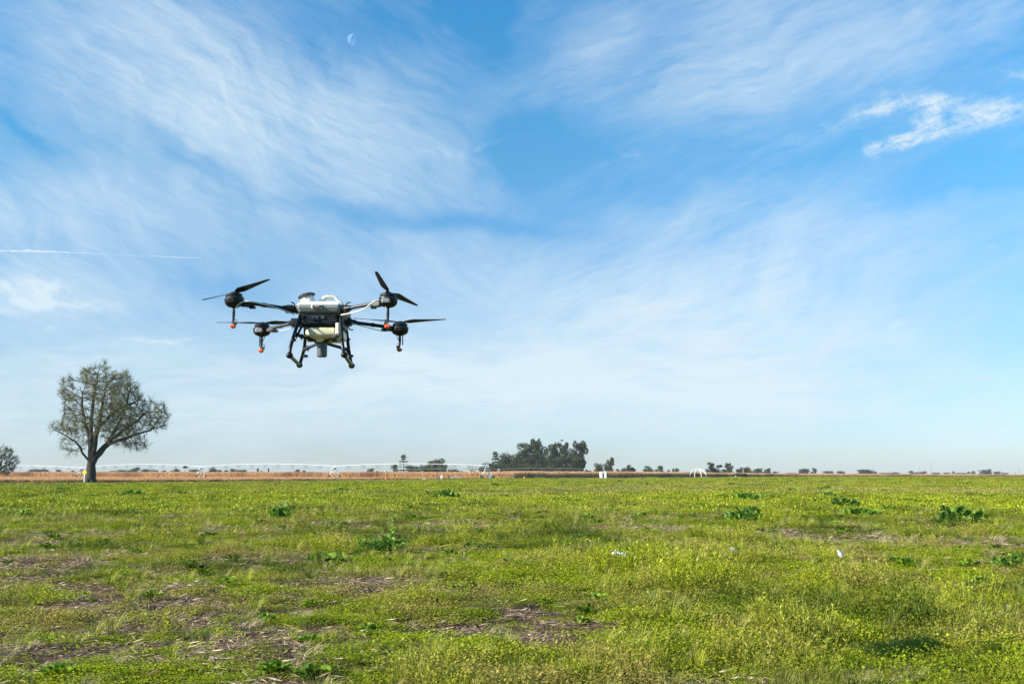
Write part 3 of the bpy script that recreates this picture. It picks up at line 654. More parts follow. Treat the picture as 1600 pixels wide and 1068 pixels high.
# ------------------------------------------------------------------ broadleaf weeds (individual things)
WM = [weed_mesh(200, M['weed2']), weed_mesh(201, M['weed2'], 120, .7), weed_mesh(202, M['weed'], 110, .7), weed_mesh(203, M['weed'], 80, .35), weed_mesh(204, M['weed'], 100, .55, True)]
WEEDS = [  # px, base y, width px, kind, height factor, label
 (440, 813, 34, 1, 1.2, 'bushy dark green broadleaf weed casting a shadow on brown soil, below the drone'),
 (267, 800, 30, 0, .8, 'dark low broadleaf weed in the yellow green strip right of the bare tree'),
 (669, 805, 28, 0, 1.0, 'round dark green weed clump on a thin brown strip left of centre'),
 (601, 868, 62, 4, .9, 'largest pale green weed with a tall seed spike, centre left foreground'),
 (510, 882, 52, 3, .8, 'bright low weed clump just left of the spiked weed'),
 (803, 893, 34, 2, .9, 'upright light green weed in tall grass at centre foreground'),
 (834, 900, 40, 0, .6, 'darker spreading weed touching the upright weed at centre foreground'),
 (681, 900, 52, 3, .4, 'flat pale weed beside a white scrap right of the spiked weed'),
 (747, 862, 36, 2, .6, 'mounded green weed right of the spiked weed'),
 (1162, 818, 50, 2, 1.0, 'broad sunlit weed clump behind the middle white marker'),
 (1166, 784, 40, 0, .8, 'wide dark weed clump directly behind the sunlit weed right of centre'),
 (1505, 820, 64, 2, .9, 'widest leafy weed mound near the right edge of the field'),
 (1580, 890, 46, 2, 1.1, 'bright upright weed cut close to the right picture edge'),
 (1344, 806, 46, 0, .7, 'loose dark green weed patch right of the nearest of three weeds in a row'),
 (1322, 793, 36, 2, .8, 'bright weed clump in front of a string of weeds on the right'),
 (1287, 786, 30, 0, .6, 'thin trailing weed left of the bright clump on the right'),
 (1295, 777, 22, 0, .9, 'small dark weed behind the trailing weed on the right'),
 (1292, 766, 20, 0, .9, 'farthest dark weed of the right hand string'),
 (1270, 769, 18, 0, .7, 'small weed left of the farthest dark weed of the right string'),
 (1237, 769, 16, 0, .9, 'tiny dark weed at the left end of the right hand string'),
 (1390, 799, 28, 2, .7, 'light green weed alone right of the string of weeds'),
 (1422, 785, 28, 0, .6, 'dark flat weed right of the lone light green weed'),
 (1298, 818, 38, 3, .5, 'flat pale weed patch above the right white marker'),
 (906, 773, 18, 0, .7, 'small dark weed in front of the portable toilets'),
 (1128, 779, 18, 0, .7, 'little dark weed in front of the white dome frame'),
 (917, 816, 20, 2, 1.1, 'small bright upright weed between centre and the left white marker'),
 (1069, 788, 22, 3, .6, 'low light weed right of centre far field'),
 (1103, 791, 24, 3, .6, 'low light weed midway between two far weeds'),
 (509, 814, 26, 3, .6, 'pale low weed right of the bushy dark weed'),
 (694, 779, 44, 0, .8, 'wide dark weed patch in front of the pump gear'),
 (478, 787, 22, 0, .7, 'small weed behind the bushy dark weed'),
 (537, 768, 20, 0, .7, 'small far weed below the middle irrigation tower'),
 (430, 774, 18, 0, .6, 'tiny far weed left of the middle irrigation tower'),
 (847, 796, 40, 3, .4, 'long flat light weed patch near the picture centre'),
 (34, 810, 26, 2, 1.0, 'small leafy weed near the left picture edge'),
 (205, 775, 32, 0, .8, 'wide weed clump right of the bare tree trunk'),
 (147, 778, 22, 0, .7, 'small weed straight below the bare tree trunk'),
 (97, 767, 20, 0, .7, 'small far weed left of the bare tree trunk'),
 (281, 773, 26, 0, .6, 'flat far weed below the left irrigation tower'),
 (203, 805, 20, 2, .8, 'small light weed between bare tree and foreground'),
 (160, 811, 22, 0, .6, 'dark low weed on the brown strip at left'),
 (256, 817, 18, 2, .6, 'little pale weed below the dark low weed right of the tree'),
 (1550, 778, 30, 3, .5, 'light weed row piece at the far right of the field'),
 (1520, 774, 24, 0, .5, 'thin weed behind the widest weed mound'),
 (1060, 770, 16, 0, .6, 'tiny weed just left of the dome frame base'),
 (480, 1000, 40, 3, .5, 'low leafy weed on soil in the left foreground'),
]
for i, (px, py, w, k, hf, lab) in enumerate(WEEDS):
    p = G(px, py); p.z = float(gz(np.array([p.x]), np.array([p.y]))[0]); wid = w / F * p.y / .82
    o = bpy.data.objects.new('broadleaf_weed', WM[k]); COL.objects.link(o); o.location = p
    s = wid; o.scale = (s, s * (.65 + .35 * ((i * 37) % 10) / 10), s * hf * 1.12); o.rotation_euler = (0, 0, i * 2.1)
    tag(o, lab, 'weed', 'broadleaf weeds standing in the field')

# ------------------------------------------------------------------ trees: space colonisation for the two near ones
def grow_tree(seed, outline, base, D, trunk, natt, step, di, dk, depth=.8, stems=(), trop=.10, gaps=0.0):
    """outline: photo polygon of the crown; base: photo point of the trunk foot; trunk: list of world points"""
    g = np.random.default_rng(seed); b = Vector((X(base[0], D), D, 0))
    poly = [(X(a, D) - b.x, H(c, D)) for a, c in outline]; px_ = [p[0] for p in poly]; pz = [p[1] for p in poly]
    def inside(x, z):
        c = False; j = len(poly) - 1
        for i in range(len(poly)):
            if (poly[i][1] > z) != (poly[j][1] > z) and x < (poly[j][0] - poly[i][0]) * (z - poly[i][1]) / (poly[j][1] - poly[i][1]) + poly[i][0]: c = not c
            j = i
        return c
    zs = np.linspace(min(pz), max(pz), 60); ext = []
    for z in zs:
        xx = [x for x in np.linspace(min(px_), max(px_), 80) if inside(x, z)]; ext.append((min(xx), max(xx)) if xx else (0, 0))
    ext = np.array(ext); A = []
    while len(A) < natt:
        x = g.uniform(min(px_), max(px_)); z = g.uniform(min(pz), max(pz))
        if not inside(x, z): continue
        e = ext[min(59, int((z - zs[0]) / (zs[-1] - zs[0]) * 59))]; c = (e[0] + e[1]) / 2; hw = (e[1] - e[0]) / 2 + .01
        q = min(1, abs(x - c) / hw); ymax = hw * depth * math.sqrt(1 - q * q); y = g.uniform(-ymax, ymax)
        if gaps and vnoise(np.array([x * .42 + 3]), np.array([z * .42 + y * .35]), 77)[0] < gaps * (.4 + .9 * q): continue
        A.append((x, y, z))
    A = np.array(A); nodes = [np.array(trunk[0], float)]; par = [-1]
    for t in trunk[1:]: 
        nodes.append(np.array(t, float)); par.append(len(nodes) - 2)
    fork = len(nodes) - 1
    for (ps, y0, y1, frm) in stems:
        q = [np.array((X(a, D) - b.x, 0, H(c, D))) for a, c in ps]; last = fork if frm is None else int(np.argmin([np.sum((m_ - q[0]) ** 2) for m_ in nodes]))
        for k_ in range(len(q) - 1):
            m_ = max(1, int(np.linalg.norm(q[k_ + 1] - q[k_]) / (step * 1.6)))
            for j in range(1, m_ + 1):
                f = (k_ + j / m_) / (len(q) - 1); v = q[k_] + (q[k_ + 1] - q[k_]) * j / m_ + np.array([0, y0 + (y1 - y0) * f, 0]) + g.normal(0, .10, 3); nodes.append(v); par.append(last); last = len(nodes) - 1
    Nn = np.array(nodes); par = list(par); best = np.full(len(A), 1e9); bi = np.zeros(len(A), int); alive = np.ones(len(A), bool)
    def upd(start):
        nonlocal best, bi
        for i in range(start, len(Nn)):
            d = np.sum((A - Nn[i]) ** 2, 1); k = d < best; best[k] = d[k]; bi[k] = i
    upd(1)
    for it in range(160):
        act = alive & (best < di * di)
        if not act.any():
            act = alive.copy()
            if not act.any(): break
        idx = np.unique(bi[act]); new = []; np_ = []
        for i in idx:
            v = A[act & (bi == i)] - Nn[i]; v = v / (np.linalg.norm(v, axis=1, keepdims=True) + 1e-9); s = v.sum(0); s = s / (np.linalg.norm(s) + 1e-9)
            s = s + g.normal(0, .17, 3) + np.array([0, 0, trop]); s /= np.linalg.norm(s); new.append(Nn[i] + s * step); np_.append(i)
        st = len(Nn); Nn = np.vstack([Nn, new]); par += np_; upd(st); alive &= best > dk * dk
        if len(Nn) > 9000: break
    return b, Nn, np.array(par)
def tree_meshes(b, Nn, par, m_bark, m_leaf, name, label, tipr, base_r, leaf_n, leaf_s, exp=2.2, spread=.55, twigs=3, trunk_n=3):
    n = len(Nn); w = np.zeros(n); ch = np.zeros(n, int)
    for i in range(n - 1, 0, -1): ch[par[i]] += 1
    for i in range(n - 1, -1, -1):
        if ch[i] == 0: w[i] = 1
        if par[i] >= 0: w[par[i]] += w[i]
    rad = tipr * w ** (1 / exp); rad = rad * np.interp(rad, [0, .4 * rad.max()], [1, base_r / rad.max()]); tz = Nn[:, 2]; fk = trunk_n; rad[:fk] = base_r * np.linspace(1.12, .80, fk); g = np.random.default_rng(5)
    root = empty(name, b, label, 'tree'); V = []; Q = []; o = 0; k = 7
    def frus(p, q, r0, r1):
        nonlocal o
        d = (q - p); d = d / (np.linalg.norm(d) + 1e-9); up = np.array([0, 0, 1.]) if abs(d[2]) < .9 else np.array([1., 0, 0])
        u = np.cross(d, up); u /= np.linalg.norm(u); v = np.cross(d, u); a = np.arange(k) * 2 * np.pi / k; ring = np.cos(a)[:, None] * u + np.sin(a)[:, None] * v
        V.append(p + ring * r0); V.append(q + ring * r1)
        Q.append([[o + j, o + (j + 1) % k, o + k + (j + 1) % k, o + k + j] for j in range(k)]); o += 2 * k
    tr = []; 
    for i in range(1, n): frus(Nn[par[i]], Nn[i], rad[par[i]] if (ch[par[i]] < 2 or rad[i] > .6 * rad[par[i]]) else rad[i] * 1.3, rad[i])
    # root flare
    for a in np.arange(7) * .9:
        e = np.array([math.cos(a) * base_r * 1.15, math.sin(a) * base_r * 1.15, -.05]); frus(Nn[0] + [0, 0, base_r * 1.5], Nn[0] + e, base_r * .5, base_r * .28)
    # twigs and leaves
    LV = []; LQ = []; lc = []; tips = np.where((w <= 3))[0]; lo = 0
    for i in tips:
        d = Nn[i] - Nn[par[i]]; d /= np.linalg.norm(d) + 1e-9; light = g.uniform(0, 1); cl = vnoise(Nn[i:i + 1, 0] * .45 + 9, Nn[i:i + 1, 2] * .45 + Nn[i:i + 1, 1] * .3, 5)[0]; ln_ = max(2, int(leaf_n * (.35 + 1.2 * cl)))
        for j in range(twigs):
            e = d * 1.1 + g.normal(0, .42, 3) + [0, 0, .35]; e = e / np.linalg.norm(e) * spread * g.uniform(.6, 1.5); frus(Nn[i], Nn[i] + e, tipr * .6, tipr * .25)
            c = Nn[i] + e * g.uniform(.1, 1.05, (ln_, 1)) + g.normal(0, spread * .13, (ln_, 3)); D_ = g.normal(0, 1, (ln_, 3)); N_ = g.normal(0, 1, (ln_, 3))
            l = leaf_s * g.uniform(.6, 1.4, ln_); v_, q_ = leaf_quads(c, D_, N_, l, l * .45); LV.append(v_); LQ.append(q_ + lo); lo += len(v_); lc.append(np.clip(light * .6 + g.uniform(-.1, .5, ln_), 0, 1))
    me = fast_mesh('trunk', np.concatenate(V), np.concatenate(Q), m_bark, smooth=True); t = bpy.data.objects.new('trunk', me); COL.objects.link(t); t.parent = root
    me = fast_mesh('crown', np.concatenate(LV), np.concatenate(LQ), m_leaf, lc=np.concatenate(lc)); c = bpy.data.objects.new('crown', me); COL.objects.link(c); c.parent = root
    print(name, n, 'nodes'); return root
out1 = [(134, 712), (120, 712), (108, 706), (104, 690), (112, 682), (86, 676), (84, 668), (103, 660), (108, 640), (100, 622), (100, 598), (112, 584), (136, 578), (146, 564), (160, 562), (172, 566), (178, 584),
        (194, 586), (203, 578), (206, 596), (222, 606), (228, 622), (246, 622), (262, 636), (268, 652), (262, 672), (244, 680), (238, 702), (214, 706), (196, 698), (184, 700), (176, 684), (162, 668), (146, 668), (138, 682), (142, 704)]
b1, n1, p1 = grow_tree(21, out1, (153, 752), 207, [(0, 0, 0), (.1, 0, 1.0), (.05, 0, 2.0), (0, 0, 3.0), (0, 0, 3.7)], 3400, .5, 7.0, .75, depth=.75, trop=.26, gaps=.5, stems=[
    ([(152, 724), (143, 712), (138, 700), (131, 690), (118, 681), (100, 674)], 0, -2, None), ([(152, 724), (148, 700), (140, 672), (130, 640), (124, 615)], 0, 2.5, None),
    ([(152, 724), (152, 695), (150, 655), (154, 610), (158, 580)], 0, -.5, None), ([(153, 724), (159, 695), (166, 660), (172, 625), (178, 600)], 0, -2.5, None),
    ([(154, 723), (164, 706), (176, 690), (188, 665), (197, 635), (202, 605)], 0, 2.0, None), ([(175, 691), (196, 676), (220, 662), (242, 645)], .4, -2.2, 1), ([(166, 703), (190, 688), (216, 680), (240, 672)], .2, 1.0, 1),
    ([(138, 700), (128, 704), (116, 704)], -1, 0, 1), ([(150, 690), (160, 665), (185, 640), (215, 625)], 0, 2.5, 1)])
tree_meshes(b1, n1, p1, M['bark'], M['olive'], 'bare_tree', 'tall spreading half bare tree with thick forked trunk at the left field edge', .028, 1.05, 9, .18, 2.15, 1.05, 4, 5)
out2 = [(6, 745), (-8, 742), (-30, 740), (-42, 725), (-38, 708), (-20, 698), (-2, 706), (6, 702), (18, 698), (27, 702), (32, 710), (38, 716), (42, 722), (36, 730), (34, 738), (20, 742)]
b2, n2, p2 = grow_tree(22, out2, (2, 756), 162, [(0, 0, 0), (0, 0, .5), (.1, 0, .9)], 700, .32, 5.0, .5, depth=.8)
tree_meshes(b2, n2, p2, M['bark'], M['olive2'], 'small_tree', 'small round leafy tree cut by the left picture edge', .022, .28, 9, .17, 2.2, .5, 4)

# ------------------------------------------------------------------ far trees: prototypes (unit height, unit width)
def crown_proto(kind, seed):
    g = np.random.default_rng(seed); lob = []; tr = []
    if kind == 'euc':
        lob = [(g.uniform(-.30, .30), g.uniform(-.28, .28), z, g.uniform(.10, .19), g.uniform(.07, .11)) for z in np.linspace(.34, .92, 17)]
        lob += [(g.uniform(-.36, .36), g.uniform(-.3, .3), g.uniform(.12, .5), .17, .12) for _ in range(8)]
        tr = [((0, 0, 0), (.02, 0, .5), .03), ((.02, 0, .5), (-.15, .05, .8), .018), ((.02, 0, .4), (.18, -.05, .78), .018), ((.02, 0, .5), (.03, 0, .9), .015)]
    elif kind == 'dense':
        lob = [(g.uniform(-.32, .32), g.uniform(-.3, .3), g.uniform(.1, .82), g.uniform(.16, .25), g.uniform(.12, .18)) for _ in range(22)]
        tr = [((0, 0, 0), (0, 0, .6), .04)]
    elif kind == 'round':
        for _ in range(16):
            a = g.uniform(0, 6.28); r = g.uniform(0, .34); z = g.uniform(.28, .85); f = 1 - ((z - .5) / .5) ** 2 * .6; lob.append((math.cos(a) * r * f, math.sin(a) * r * f, z, .17, .12))
        tr = [((0, 0, 0), (0, 0, .5), .035)]
    elif kind == 'conifer':
        for z in (.16, .30, .45, .58, .70, .80, .89, .96):
            r = .46 * (1.08 - z) ** .6 * g.uniform(.75, 1.1)
            for a in g.uniform(0, 6.28, 6): lob.append((math.cos(a) * r * .72, math.sin(a) * r * .72, z + g.normal(0, .008), r * .36 + .03, .017))
        tr = [((0, 0, 0), (0, 0, .97), .028)]
    elif kind == 'umbrella':
        for a in g.uniform(0, 6.28, 12): lob.append((math.cos(a) * .33 * g.uniform(.3, 1), math.sin(a) * .33, .86 + g.normal(0, .03), .15, .07))
        tr = [((0, 0, 0), (0, 0, .85), .035)]
    elif kind == 'bare':
        lob = [(g.uniform(-.34, .34), g.uniform(-.3, .3), g.uniform(.3, .85), .2, .16) for _ in range(10)]
        tr = [((0, 0, 0), (0, 0, .4), .03)] + [((0, 0, g.uniform(.1, .4)), (g.uniform(-.4, .4), g.uniform(-.3, .3), g.uniform(.6, .95)), .012) for _ in range(14)]
    elif kind == 'cypress':
        lob = [(0, 0, z, .32 * (1.05 - z) + .12, .08) for z in np.linspace(.12, .92, 10)]; tr = [((0, 0, 0), (0, 0, .5), .05)]
    dens = {'bare': 26, 'conifer': 70}.get(kind, 170)
    LV = []; LQ = []; lc = []; o = 0
    for (x, y, z, r, rz) in lob:
        n = dens; v = g.normal(0, 1, (n, 3)); v /= np.linalg.norm(v, axis=1, keepdims=True); q = g.uniform(.55, 1.08, n) ** .6
        c = np.array([x, y, z]) + v * q[:, None] * np.array([r, r, rz]); l = g.uniform(.028, .075, n) * (.6 if kind in ('conifer', 'bare') else 1)
        V_, Q_ = leaf_quads(c, g.normal(0, 1, (n, 3)), v + g.normal(0, .5, (n, 3)), l, l * (.18 if kind == 'bare' else .75)); LV.append(V_); LQ.append(Q_ + o); o += len(V_)
        lc.append(np.clip(g.uniform(0, .55) + g.uniform(0, .5, n), 0, 1))
    mm = {'euc': 'euc', 'dense': 'euc', 'round': 'bushm', 'conifer': 'pine', 'umbrella': 'pine', 'bare': 'barem', 'cypress': 'pine'}[kind]
    cm = fast_mesh('crown', np.concatenate(LV), np.concatenate(LQ), M[mm], lc=np.concatenate(lc))
    b = MB()
    for p, q, r in tr: b.tube([p, ((Vector(p) + Vector(q)) / 2 + Vector((g.normal(0, .01), 0, 0))), q], [r, r * .8, r * .5], 6)
    tm = bpy.data.meshes.new('trunk'); tm.from_pydata([tuple(v) for v in b.V], [], b.F); tm.materials.append(M['fbark'] if kind != 'bare' else M['barem']); return tm, cm
PROTO = {}
for kd in ('euc', 'dense', 'round', 'conifer', 'umbrella', 'bare', 'cypress'): PROTO[kd] = [crown_proto(kd, 300 + 10 * len(PROTO) + v) for v in range(3 if kd in ('euc', 'dense', 'round') else 1)]
FAR = 'hazy distant tree in the thin tree line '
LB = {'a': FAR + 'between the left edge and the bare tree', 'b': FAR + 'right of the bare tree trunk', 'c': FAR + 'behind the left irrigation tower',
      'd': FAR + 'between the left and middle irrigation towers', 'e': 'low tree in the grove below the dark layered conifer', 'f': 'dense dark evergreen in the lower mass of the big grove',
      'g': FAR + 'right of the portable toilets', 'h': FAR + 'right of the white dome frame', 'i': FAR + 'left of the tall far pole', 'j': FAR + 'at the far right of the tall pole'}
TREES = [  # px, top y, width px, kind, distance, label
 (62, 733, 12, 'round', 1300, LB['a']), (72, 731.5, 14, 'dense', 1300, LB['a']), (82, 733, 12, 'round', 1300, LB['a']), (98, 733, 9, 'round', 1300, LB['a']), (55, 735, 10, 'dense', 1400, LB['a']),
 (125, 734, 8, 'round', 1350, LB['a']), (137, 732.5, 9, 'round', 1350, LB['a']),
 (188, 734.5, 14, 'dense', 1300, LB['b']), (202, 733, 16, 'dense', 1300, LB['b']), (214, 730, 12, 'euc', 1300, LB['b']), (222, 731.5, 9, 'euc', 1300, LB['b']), (238, 732, 16, 'dense', 1300, LB['b']), (250, 734, 12, 'round', 1300, LB['b']), (262, 734, 12, 'round', 1350, LB['b']),
 (276, 733, 12, 'dense', 1000, LB['c']), (284, 731.5, 9, 'round', 1000, LB['c']), (295, 727.5, 9, 'umbrella', 900, 'flat topped umbrella shaped tree standing above the far tree line'), (306, 732, 13, 'dense', 1000, LB['c']), (314, 734, 8, 'round', 1000, LB['c']), (331, 733.5, 8, 'round', 1000, LB['c']),
 (341, 729.5, 10, 'dense', 900, 'taller dark tree just right of the left irrigation tower'), (348, 733, 8, 'dense', 900, LB['d']), (358, 733.5, 9, 'round', 900, LB['d']), (370, 731.5, 11, 'dense', 900, LB['d']), (379, 732.5, 12, 'dense', 900, LB['d']), (389, 734, 8, 'round', 900, LB['d']),
 (400, 734, 6, 'bare', 900, LB['d']), (407, 731, 5, 'round', 900, 'small tree just left of the narrow dark cypress'), (412, 735, 7, 'round', 950, LB['d']), (421, 731.3, 5, 'cypress', 900, 'narrow dark cypress between the irrigation towers'),
 (471, 733, 12, 'round', 700, 'low green bush left of the wooden pole behind the corn'), (479, 734, 8, 'round', 700, 'small pale bush touching the wooden pole behind the corn'), (580, 730.5, 11, 'dense', 900, 'lone dark tree right of the middle irrigation tower'), (591, 735, 6, 'round', 900, 'tiny bush right of the lone dark tree'),
 (616, 724, 14, 'round', 620, 'pale leafed round tree left of the dark layered conifer'), (633, 711.5, 18, 'conifer', 620, 'tall dark layered conifer left of the big grove'), (624, 731, 14, 'bare', 610, 'bare low tree at the foot of the layered conifer'),
 (643, 726, 14, 'dense', 620, LB['e']), (655, 723, 18, 'bare', 630, 'pale leafless tree between the conifer and the dark cedar'), (650, 728, 14, 'round', 600, LB['e']), (665, 726, 14, 'dense', 610, LB['e']), (673, 719, 20, 'round', 640, 'light olive tree left of the dark flat topped cedar'), (686, 714.5, 19, 'dense', 630, 'dark flat topped cedar right of the layered conifer'),
 (693, 724, 12, 'dense', 610, LB['e']), (680, 730, 16, 'dense', 600, LB['e']), (704, 725, 14, 'bare', 620, 'greyish bare tree right of the dark cedar'), (710, 732.5, 18, 'dense', 600, 'low dark hedge tree right of the dark cedar'), (719, 735, 10, 'dense', 600, 'lowest dark bush at the right end of the cedar group'), (738, 722, 20, 'bare', 600, 'pale leafless tree left of the end irrigation tower'),
 (757, 728, 18, 'dense', 640, 'dark low tree at the left end of the big grove'), (765, 721, 22, 'dense', 650, 'rounded dark tree second from the left in the big grove'), (774, 706.5, 16, 'conifer', 660, 'dark pointed conifer in the left part of the big grove'), (783, 716, 22, 'round', 640, 'greyish olive tree in front of the pointed conifer'), (791, 706.5, 26, 'dense', 655, 'broad dark tree right of the pointed conifer'),
 (806, 706, 22, 'dense', 650, 'dark tree below the left tall eucalyptus'), (819, 693, 24, 'euc', 660, 'left tall eucalyptus of the big grove'), (842, 687, 24, 'euc', 670, 'tallest eucalyptus of the big grove, open crown'), (833, 704, 24, 'dense', 650, LB['f']), (813, 714, 24, 'dense', 640, LB['f']), (848, 714, 24, 'dense', 640, LB['f']),
 (857, 697, 24, 'euc', 660, 'brownish eucalyptus right of the tallest one'), (868, 692.5, 22, 'euc', 665, 'eucalyptus in the middle right of the big grove'), (880, 692.5, 20, 'euc', 670, 'eucalyptus under the flying bird'), (862, 712, 26, 'dense', 640, LB['f']), (884, 708, 24, 'dense', 640, LB['f']),
 (900, 690.5, 26, 'euc', 655, 'rightmost tall eucalyptus of the big grove'), (898, 709, 26, 'dense', 645, LB['f']), (907, 713, 16, 'euc', 650, 'low drooping tree at the right end of the big grove'), (800, 722, 26, 'dense', 630, LB['f']), (775, 724, 24, 'dense', 630, LB['f']), (825, 722, 26, 'dense', 630, LB['f']), (872, 722, 26, 'dense', 630, LB['f']),
 (914, 733, 12, 'round', 650, 'low green hedge bush right of the big grove'), (921, 734.5, 12, 'round', 650, 'lowest bush left of the tree behind the toilets'),
 (938, 722, 16, 'dense', 560, 'dark low tree behind the portable toilets'), (949, 715.5, 15, 'euc', 560, 'taller leaning tree behind the portable toilets'), (963, 731.5, 8, 'round', 800, LB['g']),
 (974, 730, 10, 'dense', 700, LB['g']), (981, 726.5, 13, 'euc', 700, 'dark uneven tree right of the toilets, left of two round trees'), (988, 729.5, 9, 'dense', 700, LB['g']), (1010, 727, 18, 'round', 700, 'left one of two round green trees'), (1029, 727, 17, 'round', 700, 'right one of two round green trees'),
 (1042.5, 733, 6, 'round', 750, 'tiny bush right of the two round trees'), (1051, 731, 8, 'round', 750, 'left half of the small tree pair left of the dome frame'), (1057, 731, 9, 'round', 750, 'right half of the small tree pair left of the dome frame'),
 (1105, 722.5, 13, 'euc', 700, 'tall dark tree right of the dome frame'), (1113, 729, 14, 'dense', 700, 'lower tree leaning against the tall dark tree right of the dome frame'), (1122, 726, 10, 'umbrella', 700, 'small palm like tree right of the dome frame'), (1130, 732, 12, 'round', 750, LB['h']),
 (1140, 723, 13, 'euc', 720, 'pale green tree left of the antenna pole'), (1149, 731, 10, 'dense', 800, LB['h']), (1159, 728.5, 11, 'dense', 850, LB['h']), (1167, 731, 10, 'round', 900, LB['h']), (1177, 732, 11, 'euc', 1100, LB['h']), (1185, 731.5, 9, 'euc', 1150, LB['h']), (1192, 731.5, 10, 'euc', 1200, LB['h']), (1206, 735.7, 8, 'dense', 1500, LB['h']),
 (1231, 738, 12, 'dense', 1700, LB['i']), (1247, 731.3, 10, 'dense', 1500, LB['i']), (1255, 731, 9, 'dense', 1500, LB['i']), (1264, 731.2, 8, 'euc', 1500, LB['i']), (1284, 735, 9, 'dense', 1900, LB['i']), (1291, 734.8, 6, 'dense', 1900, LB['i']), (1305, 735.2, 7, 'dense', 1900, LB['i']), (1311, 735, 7, 'dense', 1900, LB['i']),
 (1336, 732.5, 11, 'dense', 1600, LB['i']), (1344, 732.5, 10, 'dense', 1600, LB['i']), (1352, 733, 10, 'dense', 1600, LB['i']), (1360, 735.8, 8, 'round', 1700, LB['i']), (1376, 738, 14, 'dense', 2100, LB['i']), (1388, 737, 10, 'dense', 2100, LB['i']), (1414, 735, 9, 'round', 2000, LB['i']), (1424, 737, 10, 'dense', 2000, LB['i']), (1434, 735.5, 8, 'dense', 2000, LB['i']),
 (1455, 737.5, 12, 'dense', 2300, LB['j']), (1467, 737.5, 8, 'dense', 2300, LB['j']), (1479, 735.4, 6, 'round', 2200, LB['j']), (1490, 738, 14, 'dense', 2400, LB['j']), (1504, 736, 6, 'round', 2200, LB['j']), (1512, 735, 7, 'round', 2100, LB['j']), (1523, 733, 10, 'dense', 2000, LB['j']), (1534, 732.6, 7, 'euc', 2000, LB['j']), (1531, 736, 14, 'dense', 2000, LB['j']), (1548, 735.8, 9, 'dense', 2100, LB['j']), (1560, 738, 10, 'dense', 2300, LB['j']), (1573, 736, 5, 'bare', 2200, LB['j']),
 (1148, 738.5, 12, 'dense', 500, 'dark shrub standing in front of the corn, left one of a pair'), (1157, 738.8, 9, 'dense', 500, 'dark shrub standing in front of the corn, right one of a pair'),
]
NM = {'euc': 'eucalyptus_tree', 'dense': 'evergreen_tree', 'round': 'round_tree', 'conifer': 'conifer_tree', 'umbrella': 'umbrella_tree', 'bare': 'leafless_tree', 'cypress': 'cypress_tree'}
# say where each look-alike stands: between its neighbours, by kind and size
_cnt = {}
for t_ in TREES: _cnt.setdefault(t_[5], []).append(t_[0])
ORD = ['first', 'second', 'third', 'fourth', 'fifth', 'sixth', 'seventh', 'eighth', 'ninth', 'tenth', 'eleventh', 'twelfth', 'thirteenth', 'fourteenth', 'fifteenth', 'sixteenth', 'seventeenth', 'eighteenth']
def single_out(lab, px):
    L_ = sorted(_cnt[lab])
    if len(L_) == 1: return lab
    k = L_.index(px); w_ = 'leftmost' if k == 0 else ('rightmost' if k == len(L_) - 1 else ORD[k] + ' from left')
    return lab.replace('hazy distant tree in the thin tree line', 'hazy horizon tree').replace('dense dark evergreen', 'dark evergreen') + ', ' + w_
for i, (px, ty, w, kd, D, lab) in enumerate(TREES):
    pr = PROTO[kd][i % len(PROTO[kd])]; shrub = 'shrub' in lab
    if shrub: D = float(np.interp(px, CX, CD)) - 6
    grp = 'hazy trees on the horizon' if lab.startswith('hazy') else ('trees of the big grove' if 'big grove' in lab else None)
    nm = 'shrub' if shrub else NM[kd]
    r = empty(nm, (X(px, D), D + (i % 5) * 3 * (not shrub), 0), single_out(lab, px), 'shrub' if shrub else 'tree', grp)
    if 'big grove' in lab: w *= 1.12
    if lab.startswith('hazy'): w *= 1.2
    hgt = H(ty, D) / .97; r.scale = (w / F * D / .86, w / F * D / .86, hgt); r.rotation_euler = (0, 0, (i * 1.7) % 6.28)
    t = bpy.data.objects.new('trunk', pr[0]); c = bpy.data.objects.new('crown', pr[1])
    for q in (t, c): COL.objects.link(q); q.parent = r

